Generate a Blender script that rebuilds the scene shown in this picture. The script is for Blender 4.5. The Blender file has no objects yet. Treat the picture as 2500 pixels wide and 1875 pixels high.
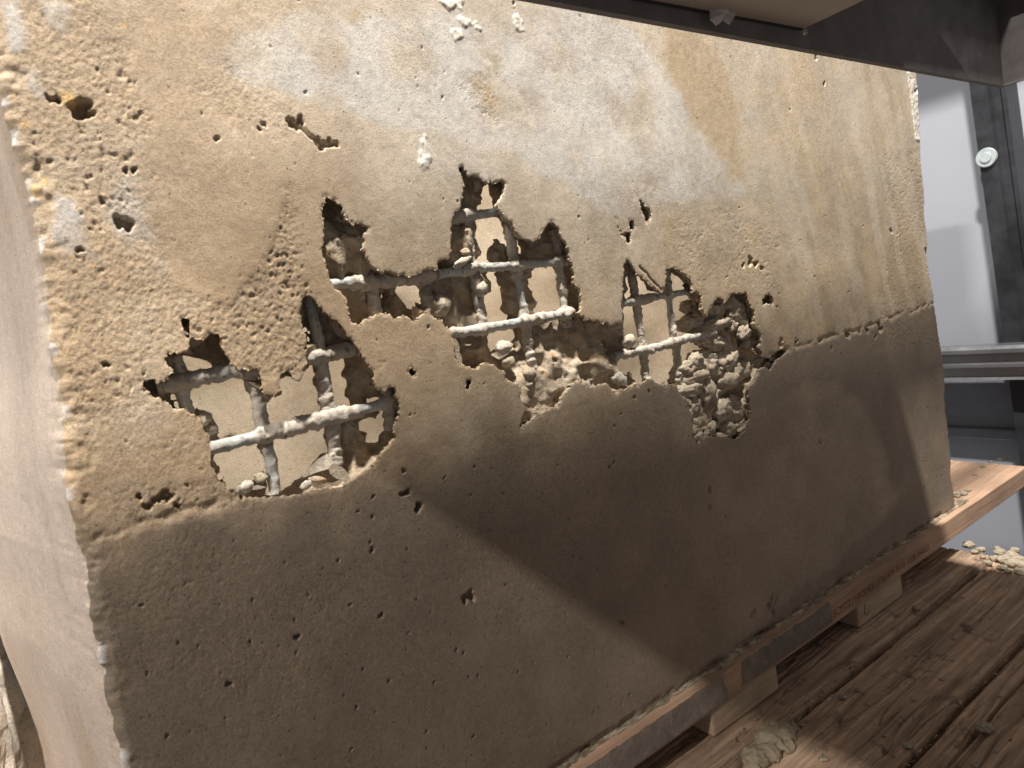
import bpy, math, random
import numpy as np
from mathutils import Matrix, Vector, noise as mnoise

random.seed(7)
rng = np.random.default_rng(11)
S = bpy.context.scene
COL = S.collection

# ------------------------------------------------------------------ camera
# world: floor top z = 0, front face of the block = plane y = 0, x runs along the face
FPX = 1640.0                                    # focal length in photo pixels (2500 wide)
ZB = 0.492                                      # height of the h0 reinforcing bar above the floor
YAW, PITCH, ROLL = 0.59571675, -0.10404164, -0.16083584
CAM = np.array([-0.12573, -0.502126, 0.009183 + ZB])
_cy, _sy, _cp, _sp = math.cos(YAW), math.sin(YAW), math.cos(PITCH), math.sin(PITCH)
_f = np.array([_sy*_cp, _cy*_cp, _sp]); _r = np.array([_cy, -_sy, 0.0]); _u = np.cross(_r, _f)
_c, _s = math.cos(ROLL), math.sin(ROLL)
RT, UP, FW = _c*_r + _s*_u, -_s*_r + _c*_u, _f

cam_d = bpy.data.cameras.new('camera'); cam = bpy.data.objects.new('camera', cam_d); COL.objects.link(cam)
cam.matrix_world = Matrix(((RT[0], UP[0], -FW[0], CAM[0]), (RT[1], UP[1], -FW[1], CAM[1]),
                           (RT[2], UP[2], -FW[2], CAM[2]), (0, 0, 0, 1)))
cam_d.sensor_width = 36.0; cam_d.lens = FPX/2500*36.0
cam_d.clip_start = 0.01; cam_d.clip_end = 100
cam_d.dof.use_dof = True; cam_d.dof.focus_distance = 0.72; cam_d.dof.aperture_fstop = 10.0
S.camera = cam

# ------------------------------------------------------------------ world, lamps, exposure
W = bpy.data.worlds.new('World'); S.world = W; W.use_nodes = True
bg = W.node_tree.nodes['Background']; bg.inputs[0].default_value = (1.0, 0.96, 0.92, 1); bg.inputs[1].default_value = 0.245

def area_lamp(name, loc, target, sx, sy, power, color):
    d = bpy.data.lights.new(name, 'AREA'); d.shape = 'RECTANGLE'; d.size = sx; d.size_y = sy
    d.energy = power; d.color = color
    o = bpy.data.objects.new(name, d); COL.objects.link(o)
    o.location = loc
    # long side of the tube along y, shining down / towards the target
    z = (Vector(loc) - Vector(target)).normalized(); y = Vector((0, 1, 0)); x = y.cross(z).normalized(); y = z.cross(x)
    o.rotation_euler = Matrix((x, y, z)).transposed().to_euler()
    return o
# ceiling strip lamps of the hall, running along y
area_lamp('ceiling_strip_lamp', (0.087, -0.61, 3.00), (0.4, 0.0, 0.4), 0.06, 0.20, 224, (1.0, 0.945, 0.865))
area_lamp('ceiling_strip_lamp', (-2.00, -0.85, 2.53), (0.1, 0.0, 0.3), 0.06, 0.22, 92, (1.0, 0.94, 0.87))
S.view_settings.view_transform = 'Standard'; S.view_settings.look = 'None'
S.view_settings.exposure = 0.0; S.view_settings.gamma = 1.0
S.render.engine = 'CYCLES'
S.cycles.max_bounces = 8; S.cycles.diffuse_bounces = 5

# ------------------------------------------------------------------ pixel helpers
def ray(px, py):
    return RT*((px-1250)/FPX) - UP*((py-937.5)/FPX) + FW
def pY(px, py, Y=0.0):
    d = ray(px, py); return CAM + d*((Y-CAM[1])/d[1])
def pZ(px, py, Z=0.0):
    d = ray(px, py); return CAM + d*((Z-CAM[2])/d[2])
def pX(px, py, X=0.0):
    d = ray(px, py); return CAM + d*((X-CAM[0])/d[0])
ZOOM = {'A': (300, 650, 700/1936), 'B': (700, 380, 800/2212), 'C': (1400, 480, 600/1531), 'D': (1080, 690, 440/1973),
        'E': (0, 0, 900/2212), 'F': (300, 720, 400/2212), 'G': (0, 1100, 900/1927), 'H': (1620, 680, 330/1304),
        'I': (1480, 600, 300/1422), 'J': (440, 980, 460/2212), 'P': (0, 0, 1.0), 'K': (800, 0, 900/2212), 'L': (1600, 0, 900/2212),
        'M': (1800, 1300, 700/2020), 'N': (1300, 1100, 1200/2212)}
def zp(k, pts):
    a, b, s = ZOOM[k]; return [(a+u*s, b+v*s) for u, v in pts]
def face(k, pts, Y=0.0):
    return np.array([pY(x, y, Y)[[0, 2]] for x, y in zp(k, pts)])

# ------------------------------------------------------------------ numpy noise
_T2 = [rng.random((256, 256)).astype(np.float32) for _ in range(12)]
def vn2(x, z, seed=0):
    t = _T2[seed % 12]; ox, oz = 37.1*seed, 11.7*seed
    x = x+ox; z = z+oz
    ix = np.floor(x).astype(int); iz = np.floor(z).astype(int); fx = x-ix; fz = z-iz
    fx = fx*fx*fx*(fx*(fx*6-15)+10); fz = fz*fz*fz*(fz*(fz*6-15)+10)
    a = t[ix & 255, iz & 255]; b = t[(ix+1) & 255, iz & 255]; c = t[ix & 255, (iz+1) & 255]; d = t[(ix+1) & 255, (iz+1) & 255]
    return (a*(1-fx)+b*fx)*(1-fz)+(c*(1-fx)+d*fx)*fz
def fbm2(x, z, f, octv=4, seed=0, gain=0.5, ang=0.6):
    s = 0; a = 1; n = 0; ca, sa = math.cos(ang), math.sin(ang)
    X, Z = x*f, z*f
    for o in range(octv):
        s = s + a*vn2(X, Z, seed+o); n += a; a *= gain
        X, Z = (X*ca-Z*sa)*2.03, (X*sa+Z*ca)*2.03
    return s/n
_T3 = rng.random((64, 64, 64)).astype(np.float32)
def vn3(x, y, z):
    ix = np.floor(x).astype(int); iy = np.floor(y).astype(int); iz = np.floor(z).astype(int)
    fx, fy, fz = x-ix, y-iy, z-iz
    fx = fx*fx*(3-2*fx); fy = fy*fy*(3-2*fy); fz = fz*fz*(3-2*fz)
    def g(a, b, c): return _T3[(ix+a) & 63, (iy+b) & 63, (iz+c) & 63]
    return (((g(0,0,0)*(1-fx)+g(1,0,0)*fx)*(1-fy)+(g(0,1,0)*(1-fx)+g(1,1,0)*fx)*fy)*(1-fz) +
            ((g(0,0,1)*(1-fx)+g(1,0,1)*fx)*(1-fy)+(g(0,1,1)*(1-fx)+g(1,1,1)*fx)*fy)*fz)
def sstep(a, b, x):
    t = np.clip((x-a)/(b-a), 0, 1); return t*t*(3-2*t)

def sdf_poly(P, X, Z, margin=0.04, big=0.2):
    """signed distance of the points to polygon P (n,2); negative inside; computed only near the polygon"""
    out = np.full(X.shape, big, np.float32)
    m = (X > P[:, 0].min()-margin) & (X < P[:, 0].max()+margin) & (Z > P[:, 1].min()-margin) & (Z < P[:, 1].max()+margin)
    x = X[m]; z = Z[m]
    if x.size == 0: return out
    d2 = np.full(x.shape, 1e9); ins = np.zeros(x.shape, bool)
    n = len(P)
    for i in range(n):
        ax, az = P[i]; bx, bz = P[(i+1) % n]
        ex, ez = bx-ax, bz-az; L = ex*ex+ez*ez+1e-14
        t = np.clip(((x-ax)*ex+(z-az)*ez)/L, 0, 1)
        d2 = np.minimum(d2, (x-ax-t*ex)**2+(z-az-t*ez)**2)
        if az != bz:
            c = ((az > z) != (bz > z)) & (x < ex*(z-az)/ez+ax)
            ins ^= c
    d = np.sqrt(d2); out[m] = np.where(ins, -d, d)
    return out

# ------------------------------------------------------------------ traced openings (photo pixels -> face plane)
O_LEFT = face('A', [(285,640),(305,600),(345,600),(395,590),(430,560),(440,520),(440,475),(520,500),(560,490),(605,455),(640,455),(655,500),(690,560),(710,590),(720,620),(740,665),(790,690),(850,700),(900,700),(915,740),(930,800),(945,850),(990,875),(1040,870),(1065,850),(1065,780),(1075,740),(1110,700),(1140,740),(1160,765),(1215,775),(1225,740),(1245,690),(1240,600),(1235,530),(1225,430),(1215,350),(1210,260),(1215,215),(1245,190),(1280,210),(1310,270),(1370,330),(1430,360),(1490,430),(1540,490),(1580,540),(1610,590),(1640,650),(1670,700),(1695,720),(1690,790),(1720,840),(1760,850),(1790,820),(1830,820),(1850,870),(1868,940),(1855,1000),(1835,1080),(1840,1150),(1790,1210),(1740,1280),(1690,1340),(1640,1370),(1600,1410),(1540,1450),(1500,1490),(1380,1490),(1280,1510),(1200,1535),(1100,1550),(1000,1555),(900,1555),(800,1540),(740,1510),(690,1500),(660,1460),(620,1400),(600,1330),(600,1270),(605,1190),(590,1140),(540,1060),(480,1000),(420,960),(350,970),(310,930),(260,900),(190,880),(150,830),(125,780),(200,770),(240,790),(290,790),(320,740),(330,690)])
_up = zp('B', [(245,360),(255,285),(290,275),(330,300),(370,340),(385,400),(410,440),(450,470),(500,455),(530,470),(555,490),(540,510),(515,510),(525,570),(510,600),(510,640),(550,720),(590,770),(640,790),(690,790),(720,810),(790,810),(840,815),(900,795),(960,775),(1020,760),(1030,710),(1090,690),(1110,640),(1105,560),(1110,470),(1130,410),(1165,370),(1175,330),(1190,240),(1190,170),(1170,90),(1190,75),(1230,130),(1300,150),(1350,180),(1375,165),(1400,190),(1440,170),(1470,165),(1480,190),(1470,240),(1455,270),(1430,330),(1435,370),(1480,430),(1520,460),(1550,520),(1600,560),(1660,580),(1700,560),(1740,500),(1770,455),(1800,455),(1840,490),(1870,570),(1895,620),(1905,690),(1920,720),(1935,810),(1955,880),(1985,910),(1985,950),(1990,1040),(1980,1060),(2010,1120),(2080,1125),(2110,1110),(2160,1160)])
_rt = zp('C', [(150,770),(190,780),(230,810),(300,780),(300,640),(305,540),(312,420),(322,400),(365,430),(390,480),(440,520),(510,585),(545,605),(570,560),(575,480),(580,455),(620,440),(680,475),(730,520),(745,600),(800,610),(800,700),(830,750),(850,720),(870,660),(900,635),(935,640),(945,670),(965,640),(990,600),(1040,605),(1075,600),(1090,640),(1095,670),(1125,720),(1130,800),(1150,840),(1170,860),(1165,950),(1180,1000),(1220,1010),(1260,970),(1310,945),(1335,960),(1310,990),(1260,1010),(1240,1060),(1220,1080),(1190,1060),(1160,1080),(1150,1130),(1120,1170),(1095,1200),(1100,1270),(1105,1380),(1090,1440),(1060,1490),(1010,1510),(930,1500),(870,1490),(820,1500),(790,1540),(765,1540),(750,1500),(750,1430),(740,1360),(720,1300),(715,1270),(690,1250),(660,1220),(645,1170),(610,1165),(580,1200),(555,1180),(525,1165),(490,1140),(440,1150),(410,1190),(370,1180),(335,1195),(310,1210),(270,1235),(245,1215)])
_lo = zp('D', [(1840,1140),(1800,1100),(1720,1120),(1620,1150),(1560,1120),(1500,1080),(1450,1090),(1400,1150),(1350,1220),(1310,1290),(1260,1360),(1180,1380),(1100,1420),(1040,1430),(1000,1500),(930,1540),(880,1610),(870,1630),(880,1510),(900,1460),(930,1410),(890,1340),(870,1280),(860,1180),(820,1100),(760,1090),(720,1060),(680,990),(610,960),(560,900),(500,880),(430,910),(360,940),(300,910),(220,890),(180,905),(150,850),(130,760),(120,640),(100,570)])
_lf = zp('B', [(1120,1200),(1095,1170),(1050,1110),(980,1070),(960,1025),(900,1090),(870,1110),(820,1100),(780,1080),(730,1105),(690,1080),(630,1070),(570,1090),(490,1130),(450,1110),(420,1050),(400,970),(370,910),(330,890),(300,840),(285,760),(260,700),(230,640),(260,560),(255,500),(250,430)])
O_MAIN = np.array([pY(x, y)[[0, 2]] for x, y in _up+_rt+_lo+_lf])
O_SMALL = [face('C', [(415,30),(440,60),(470,80),(480,140),(465,155),(450,165),(445,120),(425,80)]),
           face('C', [(345,145),(370,150),(380,190),(355,220),(350,280),(335,285),(330,250),(300,245),(280,220),(262,130),(285,200),(310,230),(340,225),(350,190)]),
           face('C', [(1175,640),(1220,600),(1250,640),(1250,690),(1220,665),(1180,685)]),
           face('B', [(840,1410),(852,1440),(862,1470),(845,1480),(830,1460)]),
           face('B', [(1210,1520),(1240,1520),(1240,1560),(1225,1590),(1205,1570)]),
           face('B', [(1175,1582),(1190,1600),(1185,1622)]), face('B', [(622,1388),(652,1402),(644,1416)]),
           face('F', [(770,285),(850,330),(885,390),(875,490),(830,420),(810,350)])]
TD = 0.034   # depth of the narrowest section of the through holes
def T(k, pts): return face(k, pts, TD)
T_ALL = [T('A', [(395,610),(440,605),(500,630),(560,665),(580,700),(590,740),(500,760),(440,720),(405,650)]),
  T('A', [(440,790),(600,740),(800,700),(870,760),(890,850),(920,870),(1000,880),(1040,870),(1070,850),(1080,740),(1130,710),(1170,780),(1230,780),(1250,720),(1260,740),(1270,790),(1310,850),(1340,900),(1360,940),(1380,1000),(1370,1100),(1350,1140),(1370,1220),(1390,1260),(1320,1290),(1250,1350),(1200,1430),(1130,1470),(1060,1500),(990,1500),(975,1400),(900,1430),(860,1460),(800,1470),(740,1500),(690,1490),(680,1440),(640,1370),(620,1280),(620,1180),(640,1130),(630,1080),(590,1020),(540,980),(470,950),(440,900),(400,840)]),
  T('A', [(330,840),(365,815),(365,900),(395,975),(345,955),(300,890)]),
  T('A', [(1380,660),(1460,630),(1460,700),(1480,790),(1500,870),(1530,940),(1540,990),(1470,980),(1430,900),(1410,860),(1390,800),(1375,720)]),
  T('A', [(1640,870),(1660,905),(1730,920),(1690,945),(1650,930)]),
  T('A', [(1690,1040),(1780,985),(1785,1050),(1720,1090),(1680,1150),(1650,1160),(1610,1100),(1640,1070)]),
  T('A', [(1230,420),(1257,430),(1264,510),(1240,525)]),
  T('B', [(1355,205),(1365,250),(1390,300),(1412,350),(1400,375),(1285,375),(1310,320),(1345,260)]),
  T('B', [(1290,405),(1380,400),(1440,390),(1480,440),(1490,520),(1500,620),(1505,645),(1450,620),(1440,590),(1400,590),(1380,620),(1390,680),(1380,730),(1310,760),(1290,740),(1290,680),(1270,620),(1265,570),(1290,500),(1298,450)]),
  T('B', [(1545,520),(1568,560),(1572,620),(1555,640),(1540,580)]),
  T('B', [(1640,780),(1700,750),(1760,750),(1810,790),(1830,860),(1845,940),(1850,1020),(1780,1060),(1680,1080),(1660,1010),(1650,930),(1630,860)]),
  T('B', [(1310,800),(1380,780),(1390,850),(1410,930),(1430,1040),(1490,1110),(1380,1160),(1340,1120),(1322,1050),(1312,990),(1360,930),(1352,860)]),
  T('B', [(1370,1180),(1510,1140),(1512,1280),(1480,1250),(1430,1320),(1350,1310),(1360,1240)]),
  T('B', [(730,905),(800,870),(870,845),(900,850),(915,940),(925,1000),(860,1010),(800,1020),(780,980),(740,940)]),
  T('B', [(604,985),(617,990),(622,1065),(609,1072)]), T('D', [(1718,695),(1748,720),(1730,785)]),
  T('C', [(295,545),(310,400),(345,410),(375,440),(400,470),(450,510),(520,570),(570,580),(580,470),(620,490),(665,510),(690,560),(700,600),(720,640),(730,680),(715,730),(700,800),(720,850),(760,870),(790,880),(790,960),(740,1010),(680,1050),(665,1090),(660,1160),(600,1160),(560,1170),(500,1150),(440,1150),(410,1190),(370,1180),(340,1110),(290,1080),(245,1060),(280,1010),(310,990),(340,960),(290,900),(290,800)]),
  T('C', [(900,720),(940,705),(946,740),(962,760),(920,770),(893,780)])]

def z_abs(zrel): return zrel+ZB
BL_BOT, BL_TOP = 0.067, 0.815       # bottom and top of the block
X_RIGHT = 1.053
LAYER = ZB-0.090
# left arris (traced): x as a function of height
_lz = np.array([-0.425,-0.2386,-0.2119,-0.1526,-0.0827,-0.0221,0.0202,0.1054,0.1376,0.1931,0.35])+ZB
_lx = np.array([-0.139,-0.1345,-0.1353,-0.1307,-0.1283,-0.1270,-0.1192,-0.1132,-0.1142,-0.1146,-0.1146])
_zf = np.linspace(0, 0.9, 400); _xf = np.convolve(np.pad(np.interp(_zf, _lz, _lx), 30, mode='edge'), np.hanning(63)[1:-1]/np.hanning(63).sum(), 'valid')
def x_left(z): return np.interp(z, _zf, _xf)

# ------------------------------------------------------------------ materials
def new_mat(name):
    m = bpy.data.materials.new(name); m.use_nodes = True
    nt = m.node_tree; b = nt.nodes['Principled BSDF']
    return m, nt, b
def nd(nt, typ, **kw):
    n = nt.nodes.new(typ)
    for k, v in kw.items():
        if k.startswith('i_'):
            key = k[2:]; key = int(key) if key.isdigit() else key
            n.inputs[key].default_value = v
        else: setattr(n, k, v)
    return n
def ramp(nt, fac, stops):
    r = nt.nodes.new('ShaderNodeValToRGB'); e = r.color_ramp.elements
    while len(e) < len(stops): e.new(0.5)
    for el, (p, c) in zip(e, stops):
        el.position = p; el.color = (c, c, c, 1) if isinstance(c, (int, float)) else (*c, 1)
    nt.links.new(fac, r.inputs[0]); return r.outputs[0]
def mixc(nt, fac, a, b, mode='MIX'):
    n = nt.nodes.new('ShaderNodeMix'); n.data_type = 'RGBA'; n.blend_type = mode
    for sock, v in ((n.inputs[0], fac), (n.inputs[6], a), (n.inputs[7], b)):
        if hasattr(v, 'is_output'): nt.links.new(v, sock)
        else: sock.default_value = v if isinstance(v, (int, float)) else (*v, 1)
    return n.outputs[2]
def tex_noise(nt, vec, scale, detail=6, rough=0.6, dist=0.0):
    n = nd(nt, 'ShaderNodeTexNoise'); n.inputs['Scale'].default_value = scale; n.inputs['Detail'].default_value = detail
    n.inputs['Roughness'].default_value = rough; n.inputs['Distortion'].default_value = dist
    nt.links.new(vec, n.inputs['Vector']); return n.outputs['Fac']
def mapping(nt, vec, scale=(1, 1, 1), rot=(0, 0, 0)):
    n = nd(nt, 'ShaderNodeMapping'); n.inputs['Scale'].default_value = scale; n.inputs['Rotation'].default_value = rot
    nt.links.new(vec, n.inputs['Vector']); return n.outputs[0]
def bump(nt, h, strength, dist, prev=None):
    n = nd(nt, 'ShaderNodeBump'); n.inputs['Distance'].default_value = dist
    if hasattr(strength, 'is_output'): nt.links.new(strength, n.inputs['Strength'])
    else: n.inputs['Strength'].default_value = strength
    nt.links.new(h, n.inputs['Height'])
    if prev is not None: nt.links.new(prev, n.inputs['Normal'])
    return n.outputs[0]

def concrete_attr_mat(name, fine=(750, 0.40, 0.0007), mid=(160, 0.16), vary=0.40):
    """concrete whose base colour comes from the 'Col' attribute, with fine grain on top; 'Rgh' drives grain depth"""
    m, nt, b = new_mat(name); L = nt.links
    at = nd(nt, 'ShaderNodeAttribute', attribute_name='Col'); ar = nd(nt, 'ShaderNodeAttribute', attribute_name='Rgh')
    tc = nd(nt, 'ShaderNodeTexCoord'); v = tc.outputs['Object']
    n1 = tex_noise(nt, v, fine[0], 5, 0.7); n2 = tex_noise(nt, v, mid[0], 6, 0.6); n3 = tex_noise(nt, v, 1900, 2, 0.6)
    g = ramp(nt, n1, [(0.25, 1-vary*1.3), (0.5, 1.0), (0.75, 1+vary*0.6)])
    c = mixc(nt, 1.0, at.outputs['Color'], g, 'MULTIPLY')
    c = mixc(nt, 1.0, c, ramp(nt, n2, [(0.3, 0.88), (0.7, 1.08)]), 'MULTIPLY')
    c = mixc(nt, 1.0, c, ramp(nt, n3, [(0.3, 0.9), (0.7, 1.08)]), 'MULTIPLY')
    vo = nd(nt, 'ShaderNodeTexVoronoi'); vo.inputs['Scale'].default_value = 230; L.new(v, vo.inputs['Vector'])
    sp = nd(nt, 'ShaderNodeSeparateColor'); L.new(vo.outputs['Color'], sp.inputs[0])
    hole = nd(nt, 'ShaderNodeMath', operation='MULTIPLY'); L.new(ramp(nt, vo.outputs['Distance'], [(0.10, 1.0), (0.20, 0.0)]), hole.inputs[0]); L.new(ramp(nt, sp.outputs[0], [(0.86, 0.0), (0.90, 1.0)]), hole.inputs[1])
    c = mixc(nt, hole.outputs[0], c, mixc(nt, 1.0, c, (0.34, 0.30, 0.26), 'MULTIPLY'))
    L.new(c, b.inputs['Base Color']); b.inputs['Roughness'].default_value = 0.82; b.inputs['Specular IOR Level'].default_value = 0.3
    mr = nd(nt, 'ShaderNodeMapRange'); mr.inputs[3].default_value = 0.25; mr.inputs[4].default_value = 1.0
    L.new(ar.outputs['Fac'], mr.inputs[0])
    p = bump(nt, n2, mid[1], 0.0012)
    p = bump(nt, n1, mr.outputs[0], fine[2], p)
    p = bump(nt, n3, fine[1], 0.00025, p)
    L.new(p, b.inputs['Normal'])
    return m
M_SKIN = concrete_attr_mat('concrete_cast_face')
M_CORE = concrete_attr_mat('concrete_broken_core', fine=(520, 0.6, 0.0012), mid=(140, 0.9), vary=0.3)
M_BAR = concrete_attr_mat('galvanised_bar_with_mortar', fine=(900, 0.5, 0.0008), mid=(300, 0.6), vary=0.25)

def wood_mat(name, dark, light, scale=1.0, grain=1.0, rough=0.75, end=False, stain=None):
    m, nt, b = new_mat(name); L = nt.links
    tc = nd(nt, 'ShaderNodeTexCoord'); v = tc.outputs['Object']
    gv = mapping(nt, v, (2.2*scale, 60*scale, 60*scale))
    g1 = tex_noise(nt, gv, 1.6, 8, 0.66, 0.12); g2 = tex_noise(nt, mapping(nt, v, (14*scale, 420*scale, 420*scale)), 1.0, 4, 0.6)
    bl = tex_noise(nt, v, 9*scale, 5, 0.6)
    c = mixc(nt, ramp(nt, g1, [(0.32, 0.0), (0.66, 1.0)]), dark, light)
    c = mixc(nt, 1.0, c, ramp(nt, g2, [(0.25, 0.72), (0.7, 1.1)]), 'MULTIPLY')
    c = mixc(nt, 1.0, c, ramp(nt, bl, [(0.3, 0.7), (0.7, 1.12)]), 'MULTIPLY')
    if stain: c = mixc(nt, ramp(nt, tex_noise(nt, v, stain[1], 6, 0.65), [(stain[2], 0.0), (stain[2]+0.12, 1.0)]), c, stain[0])
    L.new(c, b.inputs['Base Color']); b.inputs['Roughness'].default_value = rough; b.inputs['Specular IOR Level'].default_value = 0.3
    p = bump(nt, g1, 0.35*grain, 0.004); p = bump(nt, g2, 0.4*grain, 0.0015, p); L.new(p, b.inputs['Normal'])
    return m
def steel_mat(name, col, rough, metallic=0.0, nscale=40, amp=0.15):
    m, nt, b = new_mat(name); L = nt.links
    v = nd(nt, 'ShaderNodeTexCoord').outputs['Object']
    n = tex_noise(nt, v, nscale, 6, 0.65)
    L.new(mixc(nt, 1.0, col, ramp(nt, n, [(0.3, 1-amp), (0.7, 1+amp)]), 'MULTIPLY'), b.inputs['Base Color'])
    L.new(ramp(nt, n, [(0.3, rough-0.08), (0.7, rough+0.1)]), b.inputs['Roughness'])
    b.inputs['Metallic'].default_value = metallic; b.inputs['Specular IOR Level'].default_value = 0.25
    L.new(bump(nt, tex_noise(nt, v, nscale*8, 3, 0.5), 0.12, 0.001), b.inputs['Normal'])
    return m

# ------------------------------------------------------------------ object helpers
def mesh_obj(name, V, Fc, mat, parent=None, smooth=True, col=None, rgh=None):
    me = bpy.data.meshes.new(name)
    V = np.asarray(V, np.float32)
    if isinstance(Fc, np.ndarray):
        n, k = Fc.shape
        me.vertices.add(len(V)); me.vertices.foreach_set('co', V.ravel())
        me.loops.add(n*k); me.loops.foreach_set('vertex_index', Fc.astype(np.int32).ravel())
        me.polygons.add(n); me.polygons.foreach_set('loop_start', np.arange(0, n*k, k, dtype=np.int32))
        me.polygons.foreach_set('loop_total', np.full(n, k, np.int32))
        me.update(calc_edges=True); me.validate()
    else:
        me.from_pydata([tuple(map(float, v)) for v in V], [], Fc); me.update()
    if smooth: me.polygons.foreach_set('use_smooth', np.ones(len(me.polygons), bool))
    if col is not None:
        a = me.color_attributes.new('Col', 'FLOAT_COLOR', 'POINT')
        a.data.foreach_set('color', np.concatenate([col, np.ones((len(col), 1))], 1).astype(np.float32).ravel())
    if rgh is not None:
        a = me.attributes.new('Rgh', 'FLOAT', 'POINT'); a.data.foreach_set('value', np.asarray(rgh, np.float32))
    if mat: me.materials.append(mat)
    o = bpy.data.objects.new(name, me); COL.objects.link(o)
    if parent is not None:
        o.parent = parent; o.matrix_parent_inverse = Matrix.Translation(-parent.location)
    return o
def tag(o, label=None, cat=None, group=None, kind=None):
    if label: o['label'] = label
    if cat: o['category'] = cat
    if group: o['group'] = group
    if kind: o['kind'] = kind
    return o
def empty(name, loc):
    o = bpy.data.objects.new(name, None); COL.objects.link(o); o.location = loc; o.empty_display_size = 0.05; return o
def box_vf(x0, x1, y0, y1, z0, z1, bev=0.0):
    if bev <= 0:
        V = [(x, y, z) for z in (z0, z1) for y in (y0, y1) for x in (x0, x1)]
        Fc = [(0,2,3,1),(4,5,7,6),(0,1,5,4),(2,6,7,3),(0,4,6,2),(1,3,7,5)]
        return V, Fc
    import bmesh
    bm = bmesh.new(); bmesh.ops.create_cube(bm, size=1)
    for v in bm.verts: v.co = ((x0+x1)/2+v.co.x*(x1-x0), (y0+y1)/2+v.co.y*(y1-y0), (z0+z1)/2+v.co.z*(z1-z0))
    bmesh.ops.bevel(bm, geom=list(bm.edges), offset=bev, segments=2, affect='EDGES', profile=0.5)
    bm.verts.index_update()
    V = [tuple(v.co) for v in bm.verts]; Fc = [[v.index for v in f.verts] for f in bm.faces]; bm.free(); return V, Fc
def box(name, b, mat, parent=None, bev=0.0):
    V, Fc = box_vf(*b, bev=bev)
    return mesh_obj(name, V, Fc, mat, parent, smooth=False)

# ================================================================== the concrete block
block = empty('concrete_block', (0.46, 0.15, BL_BOT))
tag(block, 'tan cast concrete block with honeycombed holes exposing galvanised mesh, standing on a wooden pallet', 'concrete block')

# ---- masks of the front face in photo pixels: (polygon, noise edge)
def P(pts): return np.array([pY(x, y)[[0, 2]] for x, y in pts])
ROUGH = [(P([(0,0),(250,0),(330,250),(360,520),(430,640),(560,720),(430,840),(330,1050),(150,1050),(60,430),(0,200)]), 0.012, 0.8),
         (P([(700,470),(735,600),(770,720),(745,800),(740,920),(640,920),(560,870),(430,820),(470,760),(560,720),(640,620)]), 0.006, 1.0),
         (P([(1620,500),(1700,540),(1850,510),(1910,540),(1890,720),(1780,720),(1700,690),(1640,640)]), 0.02, 0.40),
         (P([(250,1350),(600,1290),(860,1420),(840,1620),(650,1760),(330,1700)]), 0.03, 0.35),
         (P([(250,1190),(460,1170),(640,1200),(480,1260),(260,1300)]), 0.008, 0.7),
         (P([(480,230),(560,170),(720,270),(700,330),(560,300)]), 0.010, 0.45),
         (P([(150,960),(500,960),(540,1170),(300,1200),(150,1150)]), 0.012, 0.4),
         (P([(1130,1290),(1300,1310),(1280,1480),(1120,1480)]), 0.015, 0.35),
         (P([(1110,200),(1170,190),(1225,250),(1210,300),(1160,280)]), 0.006, 0.6),
         (P([(2150,380),(2265,350),(2290,850),(2130,860),(2180,600)]), 0.010, 0.5)]
GREY = [(P([(140,470),(180,490),(230,600),(250,640),(160,620),(120,560)]), 0.004, 1.0),
        (P([(0,0),(45,0),(65,130),(20,130)]), 0.003, 1.0), (P([(110,10),(165,20),(150,75),(130,60)]), 0.003, 0.9),
        (P([(55,160),(95,170),(95,230),(70,210)]), 0.003, 0.9), (P([(230,400),(330,420),(400,560),(390,650),(300,560)]), 0.01, 0.6),
        (P([(500,130),(700,40),(1500,30),(1700,260),(1820,470),(1500,520),(1250,370),(1000,320),(830,260),(640,200)]), 0.008, 1.0),
        (P([(1000,300),(1240,400),(1200,470),(1000,420)]), 0.01, 0.4)]
TAN = [(P([(1612,50),(1730,90),(1770,180),(1800,300),(1815,440),(1790,450),(1710,320),(1650,210)]), 0.009, 0.9),
       (P([(2080,150),(2180,170),(2200,260),(2140,380),(2100,360)]), 0.006, 0.75), (P([(560,0),(790,0),(780,40),(700,30),(600,60)]), 0.01, 0.5),
       (P([(830,20),(890,20),(880,60),(840,60)]), 0.006, 0.8), (P([(1150,190),(1200,200),(1225,270),(1190,270)]), 0.006, 0.8),
       (P([(1620,520),(1660,520),(1660,700),(1620,680)]), 0.008, 0.7), (P([(1850,200),(1960,180),(1980,420),(1880,420)]), 0.02, 0.4),
       (P([(1960,200),(2110,200),(2090,500),(1980,480)]), 0.03, 0.25)]
WHITE = [P([(1068,0),(1130,0),(1125,18),(1085,20)]), P([(1098,75),(1125,70),(1140,95),(1110,100)]), P([(1250,60),(1262,30),(1285,75),(1265,82)]),
         P([(1022,370),(1036,332),(1050,360),(1052,390),(1050,412),(1030,418),(1020,395)]),
         P([(2215,175),(2238,200),(2262,360),(2235,340),(2222,240)]), P([(1120,45),(1160,55),(1170,70),(1120,66)])]
SMOOTH_WEDGE = P([(640,480),(700,470),(660,600),(560,740),(430,700),(400,560),(480,560)])
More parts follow.
